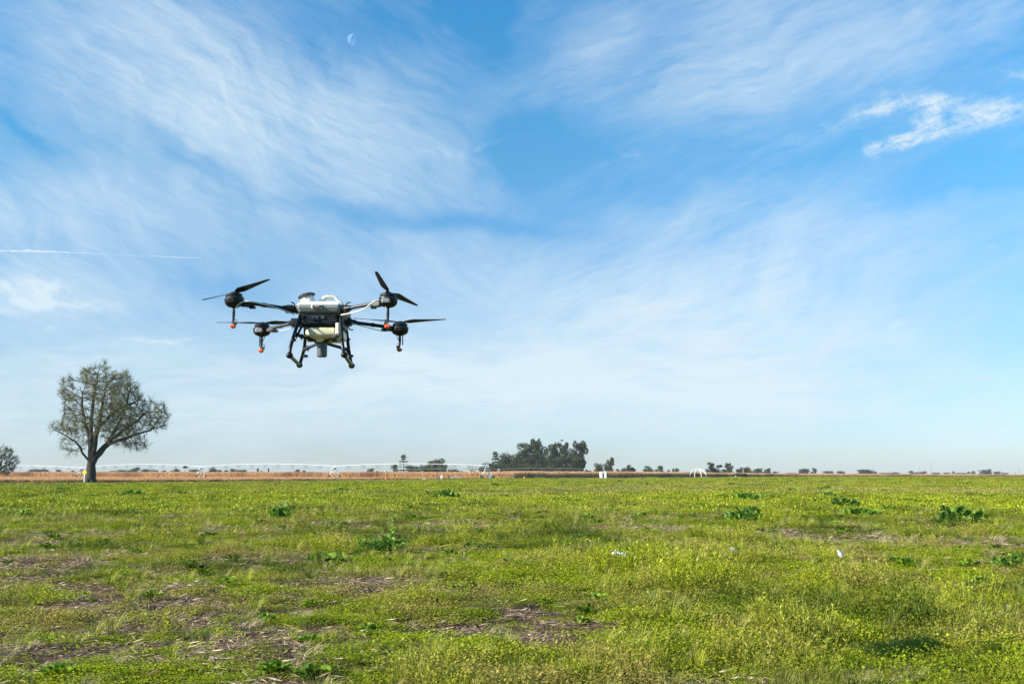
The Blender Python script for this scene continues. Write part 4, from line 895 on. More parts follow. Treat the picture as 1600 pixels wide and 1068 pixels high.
# ------------------------------------------------------------------ irrigation machines
def irrigation(name, label, towers, mids, Hsag, endtower=True, thick=.11, truss=2.0):
    """towers: (px, D, pipe y); mids: crest y of every span"""
    T = [Vector((X(p, D), D, H(y, D))) for p, D, y in towers]; org = Vector((T[0].x, T[0].y, 0))
    root = empty(name, org, label, 'irrigation machine'); b = MB(org)
    for i in range(len(T) - 1):
        tr = MB(org); A, B = T[i], T[i + 1]; D = (A.y + B.y) / 2; crest = H(mids[i], D); n = 24; P = []
        for j in range(n + 1):
            t = j / n; base = A.lerp(B, t); P.append(base + Vector((0, 0, (crest - (A.z + B.z) / 2) * 4 * t * (1 - t))))
        b.tube(P, thick, 8)
        ax = (B - A); ax.z = 0; ax.normalize(); sd = Vector((-ax.y, ax.x, 0)); m = 10; prev = None
        for j in range(1, m):
            k = j * n / m; p = P[int(k)].lerp(P[min(n, int(k) + 1)], k - int(k)); dz = truss * (1.15 - abs(j - m / 2) * .12)
            for s_ in (-1, 1):
                e = sd * s_ * .4; tp = p + ax * 1.25; tq = p - ax * 1.25
                tr.tube([tq, tp - Vector((0, 0, dz)) + e], .036, 4); tr.tube([tp, tq - Vector((0, 0, dz)) + e], .036, 4)
            tr.tube([tp - Vector((0, 0, dz)), tq - Vector((0, 0, dz))], .026, 4)
            if prev is not None: tr.tube([prev, tq - Vector((0, 0, dz))], .015, 4)
            prev = tp - Vector((0, 0, dz))
        tr.build('truss', M['truss'], root)
        if P[-1].x > X(-60, P[-1].y) and P[0].x > X(-10, P[0].y):
            for j in range(1, n, 3): MB(org).tube([P[j], Vector((P[j].x, P[j].y, 1.9))], .022, 4).build('drop_hose', M['truss'], root)
    b.build('pipe', M['galv'], root, True)
    for i, t in enumerate(T):
        if t.x < X(-60, t.y): continue
        ax = ((T[min(i + 1, len(T) - 1)] - T[max(i - 1, 0)])); ax.z = 0; ax.normalize(); sd = Vector((-ax.y, ax.x, 0))
        # travel direction mostly across the view for this machine so that both wheels show
        tv = (sd * .55 + ax * .83).normalized(); hw = 2.0; tw = MB(org); base = Vector((t.x, t.y, 0))
        for s_ in (-1, 1):
            tw.tube([base + tv * s_ * hw + Vector((0, 0, .75)), t + tv * s_ * .25 + Vector((0, 0, .1))], .085, 6)
            tw.tube([base + tv * s_ * hw * .75 + Vector((0, 0, 1.6)), t - Vector((0, 0, .9))], .05, 6)
        tw.tube([base - tv * hw + Vector((0, 0, .8)), base + tv * hw + Vector((0, 0, .8))], .11, 6)
        tw.tube([base - tv * hw * .55 + Vector((0, 0, 2.3)), base + tv * hw * .55 + Vector((0, 0, 2.3))], .06, 6)
        tw.tube([base + Vector((0, 0, .8)), t], .06, 6)
        tw.tube([t - tv * .5 + Vector((0, 0, .15)), t + tv * .5 + Vector((0, 0, .15))], .12, 6)
        
        o = tw.build('tower', M['white'], root)
        q = MB(org); q.box(t + Vector((.35, -.5, -1.0)), (.9, .3, .7)); q.box(t + Vector((-.6, -.5, -1.5)), (.5, .3, .5)); q.box(base + Vector((0, -.3, 1.0)), (.5, .3, .5)); q.build('control_box', M['darkgrey'], o)
        for s_ in (-1, 1):
            w = MB(org).lathe(base + tv * s_ * hw + Vector((0, 0, .62)) - sd * .16, [(.25, 0), (.66, .02), (.76, .08), (.76, .30), (.66, .38), (.25, .40)], 18, sd).build('wheel', M['rubber'], o, True)
            MB(org).lathe(base + tv * s_ * hw + Vector((0, 0, .62)) - sd * .2, [(.1, 0), (.3, .02), (.3, .38), (.1, .4)], 12, sd).build('rim', M['galv'], w, True) if False else None
    return root
irrigation('irrigation_pivot', 'long white irrigation pipe on wheeled towers spanning the brown corn at left', [(762, 362, 727.2), (527, 392, 728.0), (322, 426, 728.8), (138, 462, 730.3), (-40, 500, 729.5)], [724.4, 724.6, 725.3, 727.2], 1, thick=.08)
irrigation('distant_irrigation_line', 'thin far irrigation pipe on posts crossing in front of the big grove', [(606, 560, 733.5), (780, 565, 732.5), (912, 575, 732.5)], [732.0, 730.8], 1, truss=.5, thick=.055)

# ------------------------------------------------------------------ small things at the field edge
def pole(px, top, D, label, cross=True, m='wood', name='utility_pole', r=.14, two=False):
    b = Vector((X(px, D), D, 0)); h = H(top, D); root = empty(name, b, label, 'pole', 'poles on the horizon'); k = max(1, D / 700)
    MB(b).tube([b, b + Vector((0, 0, h))], [r * k, r * .7 * k], 8).build('post', M[m], root, True)
    if cross:
        q = MB(b); q.box(b + Vector((0, 0, h - .5)), (1.9 * k * .7, .12, .14))
        for s_ in (-.8, 0, .8): q.lathe(b + Vector((s_ * k * .7, 0, h - .42)), [(.04, 0), (.07, .08), (.05, .2)], 8)
        q.build('crossarm', M[m], root)
    return root
pole(433, 727.5, 520, 'slim wooden pole with crossarm behind the corn, left of the middle irrigation tower', r=.10)
pole(1155, 721.8, 640, 'grey antenna like pole behind the small trees right of the dome frame', m='galv', r=.16)
pole(1443.5, 720.6, 660, 'tallest wooden utility pole on the right horizon', cross=False, r=.17)
pole(1425.5, 730.5, 900, 'small far pole just left of the tallest wooden pole', r=.12)
pole(1579.5, 731.3, 900, 'far pole near the right picture edge', r=.12)
pole(1143, 727, 700, 'short concrete post at the pale green tree', cross=False, m='concrete', r=.1)

b = Vector((X(144, 204), 204, 0)); r_ = empty('marker_sign', b, 'yellow round marker on a white post beside the bare tree trunk', 'sign')
MB(b).tube([b, b + Vector((0, 0, 1.55))], .13, 10).build('post', M['white'], r_, True)
MB(b).lathe(b + Vector((0, .06, 1.95)), [(.2, 0), (.38, .02), (.42, .06), (.38, .12), (.2, .14)], 20, (0, -1, 0)).build('sign_plate', M['yellow'], r_, True)
def toilet(px, label):
    D = 386; b = Vector((X(px, D), D, 0)); w, d, h = 1.15, 1.15, 2.2; r = empty('portable_toilet', b, label, 'toilet', 'portable toilets at the corn edge'); r.rotation_euler = (0, 0, R(-26))
    MB().box((0, 0, h / 2 + .1), (w, d, h), bev=.04).build('cabin', M['lightgrey'], r)
    MB().octo((0, 0, h + .1), [(w * .53, d * .53, 0, 0), (w * .5, d * .5, .12, 0), (w * .25, d * .25, .26, 0)]).build('roof', M['white'], r)
    MB().box((0, -d / 2 - .02, 1.15), (w * .7, .05, 1.9), bev=.01).build('door', M['white'], r)
    MB().box((d / 2 + .02, 0, 1.15), (.05, d * .86, 2.0), bev=.01).build('side_panel', M['darkgrey'], r)
    MB().box((0, 0, .05), (w * 1.05, d * 1.05, .1)).build('base_skid', M['darkgrey'], r)
    MB().tube([(.4, .4, 2.2), (.4, .4, 2.65)], .05, 8).build('vent_pipe', M['darkgrey'], r)
toilet(937.4, 'left one of two pale portable toilets at the corn edge'); toilet(943.6, 'right one of two portable toilets with a dark side')
# dome frame
D = 476; b = Vector((X(1085.5, D), D, 0)); r_ = empty('dome_frame', b, 'open white arched dome frame standing before the corn right of centre', 'frame')
rr = 14.2 / F * D; hh = H(732.6, D)
for k in range(4):
    a = R(12 + k * 45); P = []
    for j in range(25):
        t = -1 + 2 * j / 24; x = math.copysign(abs(t), t); z = hh * (1 - abs(t) ** 3.2) ** .75 if abs(t) < 1 else 0; rad_ = rr * t
        if abs(t) > .8: rad_ = rr * math.copysign(.8 + (abs(t) - .8) * 1.0, t)
        P.append(b + Vector((math.cos(a) * rad_, math.sin(a) * rad_, max(0, z))))
    MB(b).tube(P, .12, 8).build('arch', M['white'], r_, True)
MB(b).lathe(b + Vector((0, 0, hh - .15)), [(.3, 0), (.45, .15), (.3, .35)], 12).build('hub', M['white'], r_, True)
# pump station bits
def small(name, px, top, w, D, m, label, cat, shape='box'):
    b = Vector((X(px, D), D, 0)); h = H(top, D); wd = w / F * D; r = empty(name, b, label, cat)
    if shape == 'box':
        MB(b).box(b + Vector((0, 0, h / 2)), (wd, wd * .8, h), bev=.03).build('housing', M[m], r); MB(b).box(b + Vector((0, -.02, h + .03)), (wd * 1.1, wd * .9, .06)).build('lid', M['lightgrey'], r)
    elif shape == 'drum':
        MB(b).lathe(b, [(wd * .47, 0), (wd * .5, .05), (wd * .47, h * .33), (wd * .5, h * .35), (wd * .47, h * .66), (wd * .5, h * .68), (wd * .47, h * .97), (wd * .4, h)], 18).build('drum_body', M[m], r, True)
        MB(b).lathe(b + Vector((wd * .2, 0, h)), [(.05, 0), (.05, .04)], 8).build('bung', M['darkgrey'], r)
    elif shape == 'cone':
        MB(b).lathe(b + Vector((0, 0, .04)), [(wd * .38, 0), (wd * .2, h * .6), (wd * .09, h)], 16).build('cone_body', M[m], r, True); MB(b).box(b + Vector((0, 0, .02)), (wd, wd, .04)).build('base', M[m], r)
    elif shape == 'post':
        MB(b).tube([b, b + Vector((0, 0, h))], wd / 2, 8).build('shaft', M[m], r, True); MB(b).lathe(b + Vector((0, 0, h)), [(wd * .6, 0), (wd * .6, .06), (wd * .2, .12)], 8).build('cap', M[m], r)
    elif shape == 'panel':
        q = MB(b)
        for z in (.15, h * .5, h): q.tube([b + Vector((-wd / 2, 0, z)), b + Vector((wd / 2, 0, z))], .035, 6)
        for t in np.linspace(-.5, .5, 7): q.tube([b + Vector((wd * t, 0, 0)), b + Vector((wd * t, 0, h))], .03 if abs(t) < .5 else .07, 6)
        q.build('bars', M[m], r)
    return r
small('utility_box', 665.3, 746.6, 5, 312, 'white', 'low white box lying at the corn edge left of the pump gear', 'box')
small('warning_cone', 606.5, 745.0, 4.5, 292, 'orange', 'orange cone at the corn edge right of the middle irrigation tower', 'cone', 'cone')
small('warning_cone', 819, 743.6, 4.5, 372, 'orange', 'orange cone at the corn edge right of the end irrigation tower', 'cone', 'cone')
small('plot_marker', 801.3, 746.0, 1.6, 362, 'card', 'tiny white stake between the end tower and the orange cone', 'marker', 'post')
small('pump_housing', 692, 742.0, 3.0, 322, 'white', 'small upright white pump housing between dark posts', 'pump')
small('fence_post', 685.5, 742.8, 1.2, 321, 'rust', 'thin dark post left of the white pump housing', 'post', 'post')
small('control_cabinet', 702.6, 741.2, 2.2, 320, 'darkgrey', 'narrow dark cabinet right of the white pump housing', 'cabinet')
small('feed_trough', 707.5, 746.4, 5.0, 319, 'lightgrey', 'low pale trough at the foot of the dark cabinet', 'trough')
small('wire_gate', 715.2, 742.6, 9.5, 321, 'galv', 'low grey barred gate at the right end of the pump gear', 'gate', 'panel')
small('blue_drum', 767.4, 739.9, 2.8, 366, 'blue', 'blue drum beside the end irrigation tower', 'drum', 'drum')
small('white_post', 1143.3, 742.6, 1.0, 505, 'white', 'tiny white post before the dark shrubs at the corn edge', 'post', 'post')
small('orange_stake', 738, 818.0, .9, 33, 'orange', 'thin orange stake on the brown strip left of centre', 'stake', 'post')
small('survey_stake', 727.2, 866.5, .8, float(G(727, 879).y), 'galv', 'thin grey stake standing right of the spiked weed', 'stake', 'post')

# curled markers in the field
def curl(px, py, tilt, rz, label, foot, wd=.08, ln=.17):
    D = float(G(foot[0], foot[1]).y); c = W(px, py, D); f = Vector((X(foot[0], D), D, 0)); f.z = float(gz(np.array([f.x]), np.array([f.y]))[0]); c.z += max(0, f.z); r = empty('plot_marker', f, label, 'marker', 'white plot markers')
    V = []; n = 9; m = 7
    for i in range(n):
        t = i / (n - 1) - .5; wv = wd * (1 - (2 * t) ** 2 * .75)
        for j in range(m):
            s_ = j / (m - 1) - .5; a = s_ * 2.2; V.append(Vector((math.sin(a) * wv * .55, (1 - math.cos(a)) * wv * .5, t * ln)))
    q = Matrix.Rotation(rz, 3, 'Z') @ Matrix.Rotation(tilt, 3, 'Y'); V = [q @ v + c - f for v in V]
    Fc = [(i * m + j, i * m + j + 1, (i + 1) * m + j + 1, (i + 1) * m + j) for i in range(n - 1) for j in range(m - 1)]
    o = mesh_obj('card', V, Fc, M['card'], r, True); sd = o.modifiers.new('thick', 'SOLIDIFY'); sd.thickness = .003
    MB(f).tube([f, f.lerp(c, .7) + Vector((.01, 0, 0)), c], .005, 6).build('stake', M['wood'], r)
curl(960, 868, R(38), R(20), 'curled white marker on a stake beside a pale blue tub', (957, 884))
curl(1146.5, 861.5, R(112), R(10), 'white and grey curled marker lying over, middle one of three', (1144, 872), .09)
curl(1313.5, 871, R(-32), R(0), 'folded white marker leaning left, rightmost of three', (1316, 880), .075, .17)
D = float(G(968, 884).y); b = Vector((X(968.5, D), D, .05)); b.z += max(0, float(gz(np.array([b.x]), np.array([b.y]))[0])); r_ = empty('plastic_tub', b, 'pale blue plastic tub lying in the grass by the left marker', 'tub')
MB(b).lathe(b + Vector((-.07, 0, .07)), [(.075, 0), (.082, .02), (.07, .05), (.065, .14), (.05, .15)], 18, (1, -.3, .15)).build('tub_body', M['pale_blue'], r_, True)
MB(b).lathe(b + Vector((-.075, 0, .07)), [(.086, -.01), (.086, .012)], 18, (1, -.3, .15)).build('rim', M['card'], r_, True)
# bird
c = W(878, 688, 70); r_ = empty('bird', c, 'small dark bird flying above the big grove', 'bird')
q = MB(c); q.tube([c + Vector((-.17, 0, .02)), c + Vector((-.10, 0, .01)), c, c + Vector((.09, 0, .01)), c + Vector((.14, 0, .04)), c + Vector((.19, 0, .03))], [.02, .045, .055, .04, .032, .005], 10)
q.build('body', M['bird'], r_, True)
for s_ in (-1, 1):
    V = [(-.06, 0, .02), (.06, 0, .02), (.05, s_ * .18, .10), (-.03, s_ * .20, .12), (-.06, s_ * .36, .08), (-.12, s_ * .36, .07)]
    o = mesh_obj('wing', [Vector(v) for v in V], [(0, 1, 2, 3), (3, 2, 4, 5)], M['bird'], r_); sd = o.modifiers.new('thick', 'SOLIDIFY'); sd.thickness = .01
r_.rotation_euler = (0, 0, R(30)); r_.scale = (.62, .62, .62)

# ------------------------------------------------------------------ spraying drone
DC = W(497, 500, 7.2)
drone = empty('spraying_drone', DC, 'black and grey four rotor crop spraying drone hovering low over the field', 'drone')
def nb(): return MB(DC)
# shell
fc = W(497, 488.5, 6.99) + Vector((0, .217, 0)); sc = 7.0 / F; hw = 37.5 * sc
nb().octo(fc, [(hw * .86, .17, -.002, 0), (hw * .93, .20, .012, 0), (hw, .215, .040, 0), (hw * .99, .215, .060, 0)], .16).build('lower_shell', M['grey'], drone, bevel=.004)
nb().octo(fc, [(hw * .99, .214, .0605, 0), (hw * .96, .200, .072, 0), (hw * .90, .15, .092, 0), (hw * .80, .12, .100, 0)], .16).build('tank_top', M['cream'], drone, bevel=.004)
fy = fc.y - .219
pl = W(494.5, 478.6, fy); q = nb().box(pl, (.074, .014, .030), bev=.004).build('name_plate', M['cream'], drone)
nb().box(pl + Vector((.003, -.009, 0)), (.060, .006, .021), bev=.001).build('plate_inset', M['plastic'], q)
t_ = nb()
for k in range(5): t_.box(pl + Vector((-.013 + k * .008, -.0135, 0)), (.0050, .002, .005))
t_.build('lettering', M['cream'], q)
# handle
hp = [W(499, 471.5, 7.12), W(508, 463.5, 7.12), W(522, 463.5, 7.14), W(533, 473.5, 7.14)]
HP = [hp[0].lerp(hp[1], t) for t in (0, .5, .9)] + [hp[1].lerp(hp[2], t) for t in (.07, .5, .93)] + [hp[2].lerp(hp[3], t) for t in (.1, .5, 1)]
h_ = nb()
for k in range(6): h_.tube([p + Vector((0, .01 * k, .0005 * k)) for p in HP], .0105, 10)
h_.build('carry_handle', M['cream'], drone, True)
# filler neck and cap
nk = W(481.0, 470, 7.12); ax = Vector((-.26, -.05, 1)).normalized()
nb().lathe(nk - ax * .02, [(.052, 0), (.05, .03), (.043, .045), (.043, .055)], 24, ax).build('filler_neck', M['cream'], drone, True)
cp_ = nb(); cp_.lathe(nk + ax * .028, [(.052, 0), (.058, .006), (.058, .018), (.045, .026), (.02, .028)], 24, ax)
for k in range(12):
    a = k * math.pi / 6; e = ax.orthogonal().normalized(); e.rotate(Quaternion(ax, a)); cp_.box(nk + ax * .037 + e * .058, (.008, .008, .016))
cp_.build('filler_cap', M['gunmetal'], drone, True)
# chassis
ch = W(499, 510.5, 7.02) + Vector((0, .19, 0)); cw = 31 * 7.05 / F
nb().octo(ch, [(cw * .90, .17, 0, 0), (cw, .19, .025, 0), (cw, .19, .07, 0), (cw * .94, .18, .10, 0)], .12).build('chassis', M['plastic'], drone, bevel=.003)
cf = ch.y - .192; q = nb(); q.box(W(493, 497, cf), (.045, .02, .03), bev=.003); q.box(W(505, 496, cf), (.025, .015, .02), bev=.003); q.build('camera_housing', M['gunmetal'], drone)
nb().lathe(W(490.5, 497.5, cf - .010), [(.013, 0), (.013, .008), (.009, .009)], 16, (0, -1, 0)).build('camera_lens', M['glass_lens'], drone, True)
q = nb()
for (x_, y_, w_, h2) in ((480, 505, .04, .012), (516, 505, .05, .01), (523, 493, .02, .02), (473, 495, .02, .03)): q.box(W(x_, y_, cf), (w_, .012, h2), bev=.002)
q.build('vent_panel', M['carbon'], drone)
nb().tube([W(462, 490.5, 7.0), W(480, 492, 6.98), W(500, 491.3, 6.98), W(520, 492.5, 6.98), W(536, 491, 7.0)], .0018, 6).build('hose', M['gunmetal'], drone)
# lower tank
lt = W(503.5, 527, 7.05) + Vector((0, .16, 0)); lw = 28 * 7.1 / F
nb().octo(lt, [(lw * .80, .12, -.004, 0), (lw * .94, .15, .006, 0), (lw, .165, .022, 0), (lw, .17, .045, 0), (lw * .96, .17, .072, 0)], .30).build('lower_tank', M['tank'], drone, True, bevel=.006)
nb().octo(W(500, 532, 7.12), [(.022, .022, -.012, 0), (.034, .034, .003, 0), (.05, .05, .022, 0)], .5).build('tank_sump', M['tank'], drone, True)
nb().box(W(527, 514, 7.02), (.024, .02, .09), bev=.005).build('level_tube', M['cream'], drone)
for x_ in (485, 523):
    q = nb(); q.lathe(W(x_, 531, 7.12), [(.02, -.012), (.024, 0), (.024, .03), (.018, .035)], 14); q.box(W(x_ + 3, 527, 7.10), (.03, .03, .02), bev=.003); q.build('pump', M['rust'] if x_ == 485 else M['gunmetal'], drone, True)
# radar
q = nb(); q.lathe(W(503, 557.5, 7.15), [(.030, 0), (.035, .004), (.0365, .012), (.036, .098), (.03, .102)], 28).build('radar', M['radar'], drone, True)
nb().box(W(503, 534, 7.15), (.10, .09, .02), bev=.004).build('radar_bracket', M['plastic'], drone)
# legs and skids
NL, FL, NR, FR = W(452.5, 555, 6.90), W(468, 570, 7.55), W(538, 554, 6.90), W(549.5, 571, 7.55)
def leg(a, mid, foot):
    q = nb(); q.tube(smooth_path([a, mid, foot], 5), .0125, 10); q.ball(foot, .025, 12, (1, 1.1, .9)); return q.build('leg', M['carbon'], drone, True)
leg(W(470, 491, 7.05), W(455, 538, 6.92), NL); leg(W(477, 500, 7.35), W(476, 540, 7.48), FL)
leg(W(532, 492, 7.05), W(535, 536, 6.92), NR); leg(W(540, 503, 7.35), W(545, 546, 7.5), FR)
for a, c in ((NL, FL), (NR, FR)):
    nb().tube([a, c], .0135, 10).build('skid', M['gunmetal'], drone, True)
for (a, c, mm) in ((W(460.5, 522, 6.94), W(545, 546.5, 7.5), 'carbon'), (W(534.5, 521, 6.94), W(474.5, 546, 7.48), 'gunmetal')):
    q = nb(); q.tube([a, c], .0115, 10)
    for t in (.03, .12, .88, .97): q.lathe(a.lerp(c, t) - (c - a).normalized() * .008, [(.0165, 0), (.0165, .016)], 10, c - a); q.box(a.lerp(c, t) - Vector((0, 0, .02)), (.008, .008, .014))
    q.build('cross_brace', M[mm], drone, True)
for p in (W(466, 505, 7.05), W(458, 531, 6.92), W(534, 514, 7.0), W(477, 556, 7.5), W(548, 556, 7.52), W(543, 530, 7.42)): q = nb(); q.lathe(p - Vector((0, 0, .01)), [(.0165, 0), (.0165, .02)], 10); q.box(p + Vector((.016, 0, 0)), (.012, .008, .01)); q.build('clamp', M['plastic'], drone)
# brace struts near roots
q = nb(); q.tube([W(480, 492, 7.1), W(466, 521, 6.95)], .009, 8); q.build('strut', M['carbon'], drone, True)
# arms
ARMS = [  # motor px, D, arm root px, root D, arm colour
 dict(mo=(366, 467), D=6.80, root=(463, 484), rd=7.05, tip=(376, 471), mm='carbon', tilt=(-.13, .06), near=1, side=-1),
 dict(mo=(606.5, 467), D=6.80, root=(532, 484), rd=7.05, tip=(598, 471), mm='gunmetal', tilt=(.03, .06), near=1, side=1),
 dict(mo=(409.5, 513.5), D=7.60, root=(469, 502), rd=7.35, tip=(418, 514), mm='gunmetal', tilt=(0, 0), near=0, side=-1),
 dict(mo=(625, 512), D=7.60, root=(534, 501), rd=7.35, tip=(616, 512), mm='carbon', tilt=(0, 0), near=0, side=1)]
BL = [[(421, 436, 6.42), (316, 468, 7.02)], [(588, 424, 6.40), (652, 477, 7.12)], [(338, 503, 7.5), (482, 503.5, 7.75)], [(552, 496.5, 7.4), (697, 498.5, 7.8)]]
for A_, B_ in zip(ARMS, BL):
    mo = W(*A_['mo'], A_['D']); ro = W(*A_['root'], A_['rd']); tp = W(*A_['tip'], A_['D'] + (.02 if A_['near'] else -.02)); up = Vector((A_['tilt'][0], A_['tilt'][1], 1)).normalized()
    sd = A_['side']; dr = (tp - ro).normalized()
    q = nb(); q.tube([ro + dr * .06, tp], .0135, 12); q.lathe(ro.lerp(tp, .55), [(.0155, 0), (.0165, .01), (.0165, .02), (.0155, .03)], 12, dr); arm = q.build('arm', M[A_['mm']], drone, True)
    q = nb(); q.lathe(ro - dr * .02, [(.022, 0), (.026, .01), (.026, .07), (.021, .085), (.021, .11), (.016, .125)], 14, dr); q.box(ro + dr * .045 + Vector((0, 0, .012)), (.05, .05, .03), bev=.004)
    q.box(ro + dr * .06 - Vector((0, 0, .02)), (.035, .035, .02), bev=.003)
    if not A_['near']:
        q.box(ro + dr * .03 + Vector((0, 0, -.005)), (.09, .07, .06), bev=.006); q.box(ro + dr * .09, (.05, .04, .035), bev=.004)
    q.build('fold_joint', M['plastic'], drone, True)
    # latch hook
    if A_['near']: hk = [W(A_['root'][0] - (2 if sd < 0 else -7), 478, 7.0), W(A_['root'][0] - (4 if sd < 0 else -10), 473.5, 7.0), W(A_['root'][0] - (8 if sd < 0 else -16), 472, 7.0)]
    elif sd > 0: hk = [W(543, 506, 7.3), W(546, 514, 7.3), W(552, 515, 7.3)]
    else: hk = None
    if hk: nb().tube(smooth_path(hk, 4), .0045, 8).build('latch_hook', M['plastic'], drone, True)
    # motor
    k = 1.0; z0 = -.048
    mot = nb().lathe(mo, [(.022, z0 - .012), (.050, z0), (.064, z0 + .018), (.066, z0 + .045), (.062, z0 + .050), (.055, z0 + .054), (.057, z0 + .058), (.057, z0 + .076), (.046, z0 + .084), (.02, z0 + .088)], 32, up).build('motor', M['plastic'], drone, True)
    nb().lathe(mo + up * (z0 + .046), [(.067, 0), (.067, .005)], 32, up).build('motor_band', M['gunmetal'], mot, True)
    nb().octo(mo - Vector((0, .045, .014)) + Vector((-.008 * 1, 0, 0)), [(.030, .022, -.022, 0), (.034, .024, -.004, 0), (.026, .020, .012, 0)], .4).build('light_cover', M['grey'] if A_['mm'] == 'gunmetal' else M['plastic'], mot, bevel=.003)
    # speed controller lumps under the arm end
    ep = tp - dr * .05 - Vector((0, 0, .018)); q = nb(); q.box(ep, (.075, .05, .022), Vector((1, 0, 0)).rotation_difference(Vector((abs(dr.x), dr.y * sd, dr.z * sd * (1 if sd > 0 else -1) * (1 if sd > 0 else 1))).normalized()), .004)
    q.box(ep - dr * .035 - Vector((0, 0, .010)), (.04, .04, .018), bev=.003)
    for t in np.linspace(-.02, .02, 5): q.box(ep - dr * .03 + Vector((t, -.026, -.008)), (.003, .01, .02))
    q.build('speed_controller', M['plastic'] if A_['mm'] == 'carbon' else M['gunmetal'], drone)
    # propeller
    hubp = mo + up * (z0 + .094); pr = nb(); pr.lathe(mo + up * (z0 + .086), [(.018, 0), (.020, .006), (.014, .014)], 16, up); ba = W(*B_[0]); bb = W(*B_[1])
    dA = (ba - hubp).normalized(); dB = (bb - hubp).normalized(); pr.box(hubp, (.09, .018, .008), Vector((1, 0, 0)).rotation_difference((dA - dB).normalized()), .002); prop = pr.build('propeller_hub', M['gunmetal'], drone, True)
    for tipp in (ba, bb):
        d = tipp - hubp; ln = d.length; d = d.normalized(); sdv = d.cross(up).normalized(); V = []; n = 16; m = 5
        for i in range(n):
            t = i / (n - 1); chd = .060 * (min(1, .30 + t * 4.0) if t < .2 else 1.0 - (t - .2) * .78) * (1 if t < .96 else .6); tw = R(20) * (1 - t) + R(5); o_ = hubp + d * (.025 + (ln - .025) * t)
            for j in range(m):
                s_ = j / (m - 1) - .42; u_ = sdv * math.cos(tw) + up * math.sin(tw); cam_ = (.25 - (s_ * s_)) * .10
                V.append(o_ + u_ * (s_ * chd) + up * (cam_ * chd) - DC)
        Fc = [(i * m + j, i * m + j + 1, (i + 1) * m + j + 1, (i + 1) * m + j) for i in range(n - 1) for j in range(m - 1)]
        o = mesh_obj('blade', V, Fc, M['plastic'], prop, True); s2 = o.modifiers.new('thick', 'SOLIDIFY'); s2.thickness = .003
    # nozzle boom
    bx0 = mo + Vector((0, 0, z0 - .005)); low = .105 if A_['near'] else .085
    bm0 = bx0 - Vector((0, 0, low)); boom = nb().tube([bx0, bx0 - Vector((0, 0, low * .5)), bm0], [.0085, .0105, .007], 10).build('nozzle_boom', M['plastic'], drone, True)
    if not A_['near']: nb().tube([bx0 + Vector((sd * .020, .02, 0)), bx0 + Vector((sd * .020, .02, -low * .92))], .0042, 6).build('antenna', M['carbon'], boom, True)
    q = nb(); q.box(bm0 + Vector((-.003, 0, -.004)), (.018, .016, .014), bev=.002); q.tube([bm0 + Vector((.0, 0, -.012)), bm0 + Vector((.024 * (1 if sd < 0 else -1), 0, -.011))], .011, 10)
    q.tube(smooth_path([bm0 + Vector((.004, 0, .012)), bm0 + Vector((.022 * (1 if sd < 0 else -1), 0, .014)), bm0 + Vector((.026 * (1 if sd < 0 else -1), 0, 0))], 4), .0022, 6); q.build('valve', M['gunmetal'], boom, True)
    q = nb(); c_ = bm0 - Vector((.002, 0, .034)); q.lathe(c_, [(.006, -.014), (.013, -.010), (.0185, -.002), (.0185, .006), (.012, .013), (.008, .016)], 14)
    for k in range(6): q.box(c_ + Vector((math.cos(k * 1.047) * .0175, math.sin(k * 1.047) * .0175, .002)), (.007, .007, .014))
    q.build('spray_nozzle', M['orange'] if sd < 0 or A_['near'] else M['shaded_orange'], boom, True)
    if A_['near']:
        x0 = A_['mo'][0]
        if sd < 0: hp_ = [W(x0 + 2, 483, 6.78), W(x0 + 6, 476, 6.77), W(x0 + 14, 471.3, 6.77), W(x0 + 26, 471, 6.77), W(x0 + 50, 476, 6.85), W(x0 + 74, 483.5, 6.93), W(x0 + 94, 491, 7.0)]
        else: hp_ = [W(x0 - 3, 481, 6.78), W(x0 - 8, 472.5, 6.77), W(x0 - 15, 468.6, 6.77), W(x0 - 24, 472, 6.77), W(x0 - 34, 480, 6.82), W(x0 - 48, 486.5, 6.9), W(x0 - 74, 492, 7.0)]
        nb().tube(smooth_path(hp_, 5), .0048, 8).build('hose', M['hose'], drone, True)
    else:
        x0 = A_['mo'][0]; nb().tube(smooth_path([W(x0 - sd * 16, 516, 7.57), W(x0 - sd * 30, 516.5, 7.5), W(x0 - sd * 60, 509, 7.4), W(x0 - sd * 75, 505, 7.3)], 5), .0035, 8).build('hose', M['hose'], drone, True)
        nb().tube(smooth_path([bx0 + Vector((-sd * .03, 0, 0.01)), bx0 + Vector((-sd * .012, 0, -.04))], 3), .003, 6).build('hose', M['hose'], drone, True)

# ------------------------------------------------------------------ moon and contrail, far outside the haze
def emis(name, col, strength, alpha_noise=None):
    m = bpy.data.materials.new(name); m.use_nodes = True; t = m.node_tree; t.nodes.clear(); o = t.nodes.new('ShaderNodeOutputMaterial')
    d = t.nodes.new('ShaderNodeBsdfDiffuse'); d.inputs[0].default_value = (*col, 1); tr = t.nodes.new('ShaderNodeBsdfTransparent')
    return m, t, o, d, tr
m_moon, t, o_, d_, tr_ = emis('moon_surface', (.06, .065, .07), 1)
n_ = t.nodes.new('ShaderNodeTexNoise'); tcn = t.nodes.new('ShaderNodeTexCoord'); n_.inputs['Scale'].default_value = .03; t.links.new(tcn.outputs['Object'], n_.inputs['Vector'])
mxn = t.nodes.new('ShaderNodeMixRGB'); t.links.new(n_.outputs['Fac'], mxn.inputs[0]); mxn.inputs[1].default_value = (.10, .105, .11, 1); mxn.inputs[2].default_value = (.035, .036, .04, 1); t.links.new(mxn.outputs[0], d_.inputs[0])
